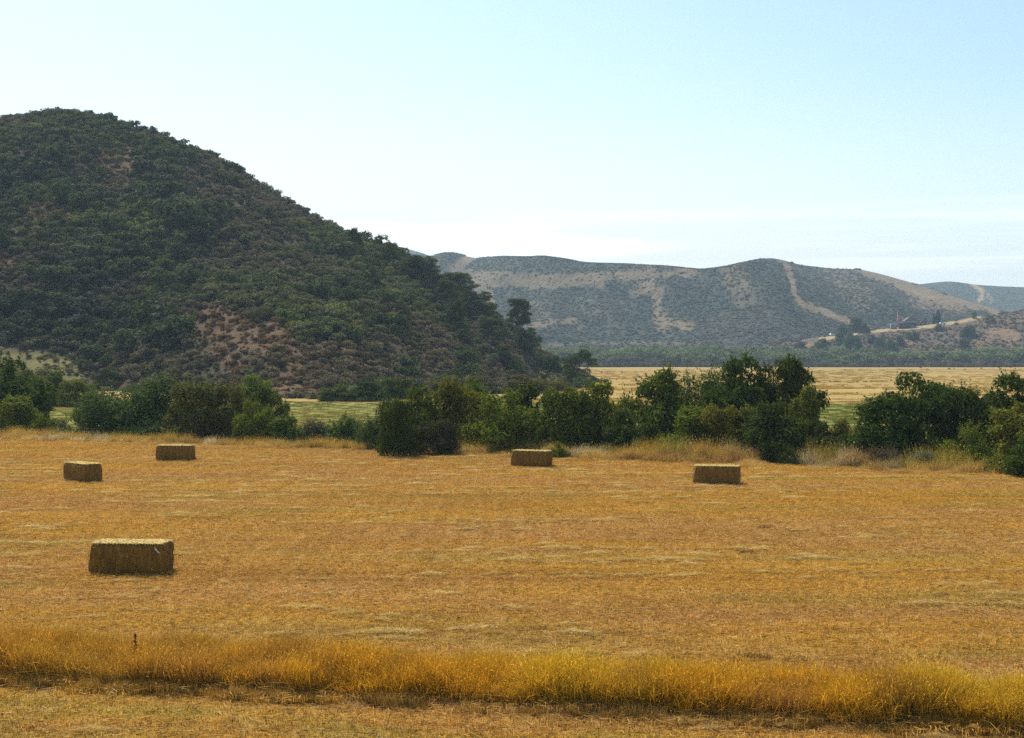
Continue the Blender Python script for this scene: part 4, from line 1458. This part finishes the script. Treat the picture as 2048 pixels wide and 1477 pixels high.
# dry weeds along the creek edge of the field
nS = 7000
xx = -48 + 88 * r.random(nS)
dd = -4.2 + 8.2 * r.random(nS) ** 0.85
lump = fbm(xx / 3.0, dd / 1.5, 19, 3)
k = r.random(nS) < np.clip(0.25 + 0.2 * dd + 1.2 * (lump - 0.4), 0.05, 1)
xx, dd, lump = xx[k], dd[k], lump[k]; nS = len(xx)
yy = 88 - 0.5 * xx + dd
P3 = np.stack([xx, yy, ground_z(xx, yy)], 1)
v = fbm(xx / 4.0, yy / 2.5, 20, 3)
tint = lerp((0.54, 0.36, 0.11), (0.50, 0.33, 0.065), sstep(-1.5, 2.5, dd))
tint = lerp(tint, (0.36, 0.21, 0.08), sstep(.55, .7, v))
tint = lerp(tint, (0.56, 0.45, 0.28), sstep(.62, .72, fbm(xx / 3, yy / 2, 25, 3)))
tint = lerp(tint, (0.27, 0.27, 0.06), sstep(.62, .7, fbm(xx / 2.0, yy / 2.0, 26, 3)) * sstep(-1, 1.5, dd))
tint = tint * (0.75 + 0.5 * r.random((nS, 1)))
s = 1.2 + 0.9 * r.random(nS)
hz = (0.24 + 0.66 * sstep(-3.0, 2.0, dd)) * (0.55 + 0.8 * r.random(nS)) * (0.45 + 1.1 * lump) * (1 + 0.4 * sstep(-2, 12, xx))
scatter('creek_weeds', P3, np.stack([s, s, hz * 1.05], 1), np.stack([0.15 * r.normal(size=nS), 0.15 * r.normal(size=nS), r.random(nS) * 6.28], 1), rgba(tint), r.integers(0, 8, nS), TALL + SHORT,
        'dry tan and yellow weeds along the creek edge of the field', 'weeds')
# meadow tufts between creek and hill
nS = 5000
yy = 104 + 90 * r.random(nS)
xx = (r.random(nS) - .5) * 2 * 0.40 * yy
k = creek_d(xx, yy) > 14
xx, yy = xx[k], yy[k]; nS = len(xx)
P3 = np.stack([xx, yy, ground_z(xx, yy)], 1)
v = fbm(xx / 12, yy / 16, 27, 3)
tint = lerp((0.155, 0.180, 0.022), (0.27, 0.21, 0.045), sstep(.4, .62, v)) * (0.75 + 0.5 * r.random((nS, 1)))
s = 1.6 + 1.2 * r.random(nS)
scatter('meadow_grass', P3, np.stack([s, s, 0.3 + 0.25 * r.random(nS)], 1), np.stack([0 * s, 0 * s, r.random(nS) * 6.28], 1), rgba(tint), r.integers(0, 3, nS), SHORT,
        'green and tan meadow grass between the creek and the hill', 'grass')

nS = 5000
yy = 190 + 520 * r.random(nS) ** 1.3
xx = ray(760 + 1400 * r.random(nS), 740)[0] * yy
k = (xx > -0.02 * yy) | (yy < 235)
xx, yy = xx[k], yy[k]; nS = len(xx)
kk = fbm(xx / 30, yy / 9, 37, 3)
k = r.random(nS) < sstep(.36, .62, kk)
xx, yy, kk = xx[k], yy[k], kk[k]; nS = len(xx)
tint = lerp((0.46, 0.315, 0.085), (0.36, 0.25, 0.075), r.random(nS) ** 2)
s = (2.0 + 2.0 * r.random(nS)) * (yy / 220) ** 0.4
scatter('far_field_grass', np.stack([xx, yy, ground_z(xx, yy)], 1), np.stack([s * 1.3, s, 0.6 + 0.7 * r.random(nS)], 1), np.stack([0 * s, 0 * s, r.random(nS) * 6.28], 1), rgba(tint), r.integers(0, 3, nS), SHORT,
        'dry grass tufts over the far tan field', 'grass')

# ------------------------------------------------------------------ weed clumps on the far tan field, countable
WG = 'weed clumps dotted over the far tan field'
far_w = [(1639, 741, 7), (1692, 740, 9), (1798, 738, 8), (1844, 736, 10), (1852, 738, 9), (1899, 738, 11), (1909, 737, 9), (1928, 739, 8), (1948, 738, 8), (1963, 737, 8),
         (2019, 735, 10), (2040, 734, 7), (1671, 756, 5), (1782, 761, 10), (1901, 760, 8), (1921, 759, 8), (1649, 767, 6), (1685, 771, 9), (1771, 778, 7), (1711, 785, 9), (1692, 791, 8),
         (1202, 745, 11), (1218, 744, 9), (1245, 745, 8), (1202, 754, 5), (1237, 754, 5), (1232, 759, 8), (1404, 743, 8), (1384, 744, 6), (1325, 744, 6), (1290, 745, 7)]
proto_w = [make_scrub(970 + k, 1, 900, 0.22) for k in range(2)]
for me in proto_w:
    me.materials.clear(); me.materials.append(LEAF_OBJ)
for k, (px, py, w) in enumerate(far_w):
    Y = float(depth_of(py + 1.5)); x, y, _ = at(px, py, Y)
    W = w / F * Y
    o = obj('weed_clump', proto_w[k % 2], None, (x, y, float(ground_z(x, y)) - 0.05))
    o.scale = (W / 1.7, W / 1.7, 0.34 * W); o.rotation_euler.z = rng.random() * 6.28
    o.color = (*np.array(rng.choice([0, 1], 1)[0] * np.array((0.03, -0.005, 0.0)) + np.array((0.10, 0.105, 0.04))), 1)
    tag(o, 'low grey green weed clump on the far tan field', 'weed', WG)
# dark ridge of ploughed weeds across the far field
b = MB(); x0 = at(1618, 761.5, 345)[0]; x1 = at(1748, 761.5, 345)[0]
xs = np.linspace(x0, x1, 70)
rr = np.random.default_rng(77)
P = []
for q in range(240):
    u_ = rr.random()
    if vnoise(u_ * 14, 0.0, 3) < 0.4: continue
    P.append((x0 + (x1 - x0) * u_, 345 + rr.normal() * 0.35, 0.05 + 0.15 * rr.random()))
P = np.array(P)
nq = len(P)
V, Q = leaf_quads(P, rr.normal(size=(nq, 3)) * (1, .5, .4), rdir(nq, rr), 0.4 + .3 * rr.random(nq), 0.2 * np.ones(nq))
b.add(V, Q)
o = obj('dry_weeds', b.mesh('dry_weeds', LEAF_OBJ)); o.color = (0.12, 0.075, 0.04, 1)
tag(o, 'thin dark line of weeds across the far tan field', 'weeds', kind='stuff')

# ------------------------------------------------------------------ hay bales
mb_, nt, out = new_mat('baled_hay')
tc = N(nt, 'ShaderNodeTexCoord').outputs['Object']
f1 = noise(nt, mapping(nt, tc, (26, 9, 3.5)), 1.0, 5, 0.7)
f2 = noise(nt, mapping(nt, tc, (3.0, 3.0, 3.0)), 1.0, 3, 0.6)
c = mixc(nt, ramp(nt, f1, 0.3, 0.72), (0.130, 0.062, 0.010), (0.29, 0.158, 0.032))
c = mixc(nt, mathn(nt, 'MULTIPLY', ramp(nt, f2, 0.45, 0.7), 0.5), c, (0.12, 0.065, 0.014))
f3 = noise(nt, mapping(nt, tc, (60, 60, 60)), 1.0, 2, 0.6)
c = mixc(nt, mathn(nt, 'MULTIPLY', ramp(nt, f3, 0.62, 0.75), 0.4), c, (0.36, 0.25, 0.10))
p = N(nt, 'ShaderNodeBsdfPrincipled'); p.inputs['Roughness'].default_value = 0.9; p.inputs['Specular IOR Level'].default_value = 0.15
nt.links.new(c, p.inputs['Base Color'])
bp = N(nt, 'ShaderNodeBump'); bp.inputs['Strength'].default_value = 0.9; bp.inputs['Distance'].default_value = 0.03
nt.links.new(f1, bp.inputs['Height']); nt.links.new(bp.outputs[0], p.inputs['Normal'])
nt.links.new(p.outputs[0], out.inputs['Surface'])
M_HAY = mb_
M_TWINE = mat_plain('baling_twine', (0.16, 0.11, 0.05), 0.7, 0.2, 0.3, 30.0)
M_WRAP = mat_plain('torn_plastic', (0.75, 0.76, 0.78), 0.35, 0.5, 0.1, 20.0)
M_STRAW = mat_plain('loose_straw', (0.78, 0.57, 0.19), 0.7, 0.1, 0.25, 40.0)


def bale_mesh(seed, L=2.15, W=1.0, H=0.88):
    r = np.random.default_rng(seed)
    nxs, nys, nzs = 44, 20, 18
    V, Q = [], []

    def face(axis, sgn, na, nb):
        base = len(V)
        for i in range(na + 1):
            for j in range(nb + 1):
                a, b_ = -1 + 2 * i / na, -1 + 2 * j / nb
                p_ = [0, 0, 0]; o2 = [k for k in range(3) if k != axis]
                p_[axis] = sgn; p_[o2[0]] = a; p_[o2[1]] = b_
                V.append(p_)
        for i in range(na):
            for j in range(nb):
                q = (base + i * (nb + 1) + j, base + (i + 1) * (nb + 1) + j, base + (i + 1) * (nb + 1) + j + 1, base + i * (nb + 1) + j + 1)
                flip = (sgn > 0) == (axis == 1)
                Q.append(q[::-1] if flip else q)
    face(0, 1, nys, nzs); face(0, -1, nys, nzs); face(1, 1, nxs, nzs); face(1, -1, nxs, nzs); face(2, 1, nxs, nys); face(2, -1, nxs, nys)
    P = np.array(V, float)
    half = np.array([L, W, H]) / 2
    q = P * half
    rad = 0.14
    inner = np.clip(q, -(half - rad), half - rad)
    d = q - inner
    dn = np.linalg.norm(d, axis=1, keepdims=True)
    q = np.where(dn > 1e-9, inner + d / np.maximum(dn, 1e-9) * rad, q)
    nrm = unit(np.where(dn > 1e-9, d, P))
    # flakes along the length, twine grooves along the length, soft lumps
    x, y, z = q.T
    fl = 0.014 * np.sin(x * 2 * math.pi / 0.13 + 1.3 * np.sin(x * 5 + seed)) * (np.abs(P[:, 0]) < 0.999)
    lump = 0.085 * (fbm(x * 2.3 + seed * 3 + y, z * 2.3 + y * 2.1, 41, 4) - 0.5) + 0.03 * (fbm(x * 11 + y * 7, z * 11 + y * 9 + seed, 42, 2) - 0.5)
    gy_ = (np.arange(6) - 2.5) * W / 6.4
    gro = np.zeros(len(q))
    for g_ in gy_: gro -= 0.018 * np.exp(-((y - g_) / 0.018) ** 2) * (np.abs(P[:, 2]) > 0.9)
    bulge = 0.03 * (1 - (P[:, 2]) ** 2) * (np.abs(P[:, 1]) > .99)
    q = q + nrm * (fl + lump + gro + bulge)[:, None]
    q[:, 0] += 0.05 * (r.random() - .5) * 2 * q[:, 2] / H + (-0.05 * (P[:, 0] < 0) * np.clip(-P[:, 2], -1, 1) * 1.0)
    q[:, 2] += H / 2
    me = mesh_from('hay_bale', q, np.array(Q), smooth=True, mat=M_HAY)
    # stray straw sticking out of every face
    mb = MB(); m = 600
    k = r.integers(0, len(q), m)
    up = nrm[k]
    kk = up[:, 2] > -0.5
    k = k[kk]; up = up[kk]; m = len(k)
    D = unit(up * 0.55 + r.normal(size=(m, 3)) * 0.8)
    Ls = 0.05 + 0.08 * r.random(m)
    Pp = q[k] + r.normal(size=(m, 3)) * 0.025 + D * Ls[:, None] * 0.25
    Vv, Qq = leaf_quads(Pp, D, rdir(m, r), Ls, 0.009 * np.ones(m))
    mb.add(Vv, Qq)
    m = 5200     # loose straw over the top, its pale colour standing in for sunlight
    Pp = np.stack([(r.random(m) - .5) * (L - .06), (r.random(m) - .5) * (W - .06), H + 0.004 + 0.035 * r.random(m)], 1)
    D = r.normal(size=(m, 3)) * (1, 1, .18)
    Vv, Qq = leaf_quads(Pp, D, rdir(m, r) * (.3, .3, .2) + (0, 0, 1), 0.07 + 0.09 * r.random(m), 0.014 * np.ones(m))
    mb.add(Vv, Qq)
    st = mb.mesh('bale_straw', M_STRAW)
    tws = []
    for g_ in gy_:
        t_ = MB()
        xs = np.linspace(-L / 2 - 0.005, L / 2 + 0.005, 14)
        top = [(x_, g_ + 0.006 * r.normal(), H + 0.002 + 0.008 * r.normal()) for x_ in xs]
        pts = [(-L / 2 - .05, g_, 0.12)] + [(-L / 2 - .045, g_, H * 0.55)] + top + [(L / 2 + .045, g_, H * 0.55), (L / 2 + .03, g_, 0.12)]
        t_.tube(pts, [0.004] * len(pts), 5)
        tws.append(t_.mesh('bale_twine', M_TWINE))
    return me, st, tws


BG_ = 'rectangular hay bales on the mown field'
bales = [
    (264, 1149, -5, 'nearest and largest bale at lower left with torn white plastic on its corner', 1),
    (166, 964, -46, 'bale at far left seen on its corner showing two sides', 2),
    (351.5, 923, -3, 'bale at left by the dry verge with the mown pale strip behind it', 3),
    (1064, 934, -24, 'bale at centre standing close against the green thicket', 4),
    (1434, 970, -14, 'bale at right in the open field in front of the dark shrubs', 5),
]
B_ROT = {}
for px, py, deg, lab, sd_ in bales:
    Y = float(depth_of(py)) + 0.5
    x, y, _ = at(px, py, Y)
    me, st, tws = bale_mesh(sd_)
    root = empty('hay_bale', (x, y, float(ground_z(x, y)) - 0.015), math.radians(deg))
    tag(root, lab, 'hay bale', BG_)
    obj('hay', me, root)
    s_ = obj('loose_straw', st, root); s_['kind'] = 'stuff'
    for t_ in tws: obj('twine', t_, root)
    if sd_ == 1:
        b = MB()
        path = [(0.86, -.545, .80), (0.89, -.565, .755), (0.92, -.575, .745), (0.955, -.575, .70), (0.99, -.565, .675), (1.02, -.55, .64)]
        wdt = [.03, .06, .02, .035, .015, .01]
        Vp = []
        for (a_, b2, c_), w2 in zip(path, wdt):
            Vp += [(a_ - w2 * .3, b2, c_ + w2 * .7), (a_ + w2 * .3, b2 - .02, c_ - w2 * .7), (a_ + w2 * .3, b2 - .026, c_ - w2 * .7), (a_ - w2 * .3, b2 - .006, c_ + w2 * .7)]
        Qp = []
        for k in range(len(path) - 1):
            for e in range(4):
                Qp.append((4 * k + e, 4 * k + (e + 1) % 4, 4 * k + 4 + (e + 1) % 4, 4 * k + 4 + e))
        b.add(Vp, Qp)
        o = obj('torn_wrap', b.mesh('torn_wrap', M_WRAP), root)

# ------------------------------------------------------------------ small things in the field
M_STALK = mat_plain('dead_stalk', (0.045, 0.03, 0.02), 0.9, 0.1, 0.3, 30)
for (px, p0, p1, rad, lab) in ((270, 1300, 1268, 0.016, 'dark dead dock stalk standing above the tall grass at left'),
                               (1447, 1374, 1340, 0.010, 'thin brown dead stalk in the tall grass at right')):
    Y = 27.0 if px < 1000 else 24.9
    x, y, z1 = at(px, p1, Y)
    z0 = float(ground_z(x, y)) - 0.05
    b = MB(); rr = np.random.default_rng(int(px))
    hs = np.linspace(z0, z1, 9)
    b.tube([(x + 0.012 * math.sin(k) - 0.01 * k / 8, y, h) for k, h in enumerate(hs)], [rad * (1 - 0.07 * k) for k in range(9)], 6)
    P = np.stack([x + rr.normal(size=110) * rad * 1.2, y + rr.normal(size=110) * rad, z1 - (z1 - z0) * 0.42 * rr.random(110)], 1)
    V, Q = leaf_quads(P, rdir(110, rr), rdir(110, rr), 0.035 * np.ones(110), 0.022 * np.ones(110)); b.add(V, Q)
    o = obj('dead_stalk', b.mesh('dead_stalk', M_STALK)); tag(o, lab, 'stalk')

clumps = [(1490, 1107, 36, 'long brown tuft of straw right of centre in the field', (0.22, 0.10, 0.04)), (1530, 1056, 26, 'reddish brown tuft of straw below the right bale', (0.26, 0.12, 0.05)),
          (1682, 1168, 10, 'small dark tuft in the field near the right', (0.10, 0.08, 0.03)), (1185, 1276, 14, 'small green weed in the stubble above the grass strip', (0.12, 0.16, 0.04)),
          (608, 1208, 10, 'small green weed left of centre in the stubble', (0.14, 0.18, 0.04)), (918, 1238, 9, 'small dark purple brown tuft in the stubble', (0.10, 0.05, 0.05)),
          (500, 1174, 12, 'pale green weed right of the nearest bale', (0.28, 0.30, 0.12)), (1510, 1318, 60, 'brown trampled tuft just behind the grass strip', (0.22, 0.12, 0.05))]
for px, py, w, lab, colr in clumps:
    Y = float(depth_of(py)); x, y, _ = at(px, py, Y)
    W = w / F * Y
    rr = np.random.default_rng(int(px))
    mb = blades(160, 0.5, 0.2, 0.6, 0.03, rr, 0.8)
    me = mb.mesh('tuft', LEAF_OBJ)
    o = obj('grass_tuft', me, None, (x, y, float(ground_z(x, y))))
    o.scale = (W, max(0.12, W * 0.35), min(0.5, 0.16 + W * 0.25)); o.color = (*colr, 1)
    tag(o, lab, 'tuft')

# ------------------------------------------------------------------ haze
HAZE = 0.00018
b = MB(); b.box((0, 1500, 115), (7400, 4400 + 300, 250))
hz_o = obj('haze', b.mesh('haze'))
tag(hz_o, 'pale summer haze over the valley', 'haze', kind='stuff')
mh, nt, out = new_mat('haze_air')
pv = N(nt, 'ShaderNodeVolumePrincipled')
pv.inputs['Color'].default_value = (0.66, 0.84, 1.0, 1)
pv.inputs['Density'].default_value = HAZE
pv.inputs['Anisotropy'].default_value = 0.0
nt.links.new(pv.outputs[0], out.inputs['Volume'])
hz_o.data.materials.append(mh)
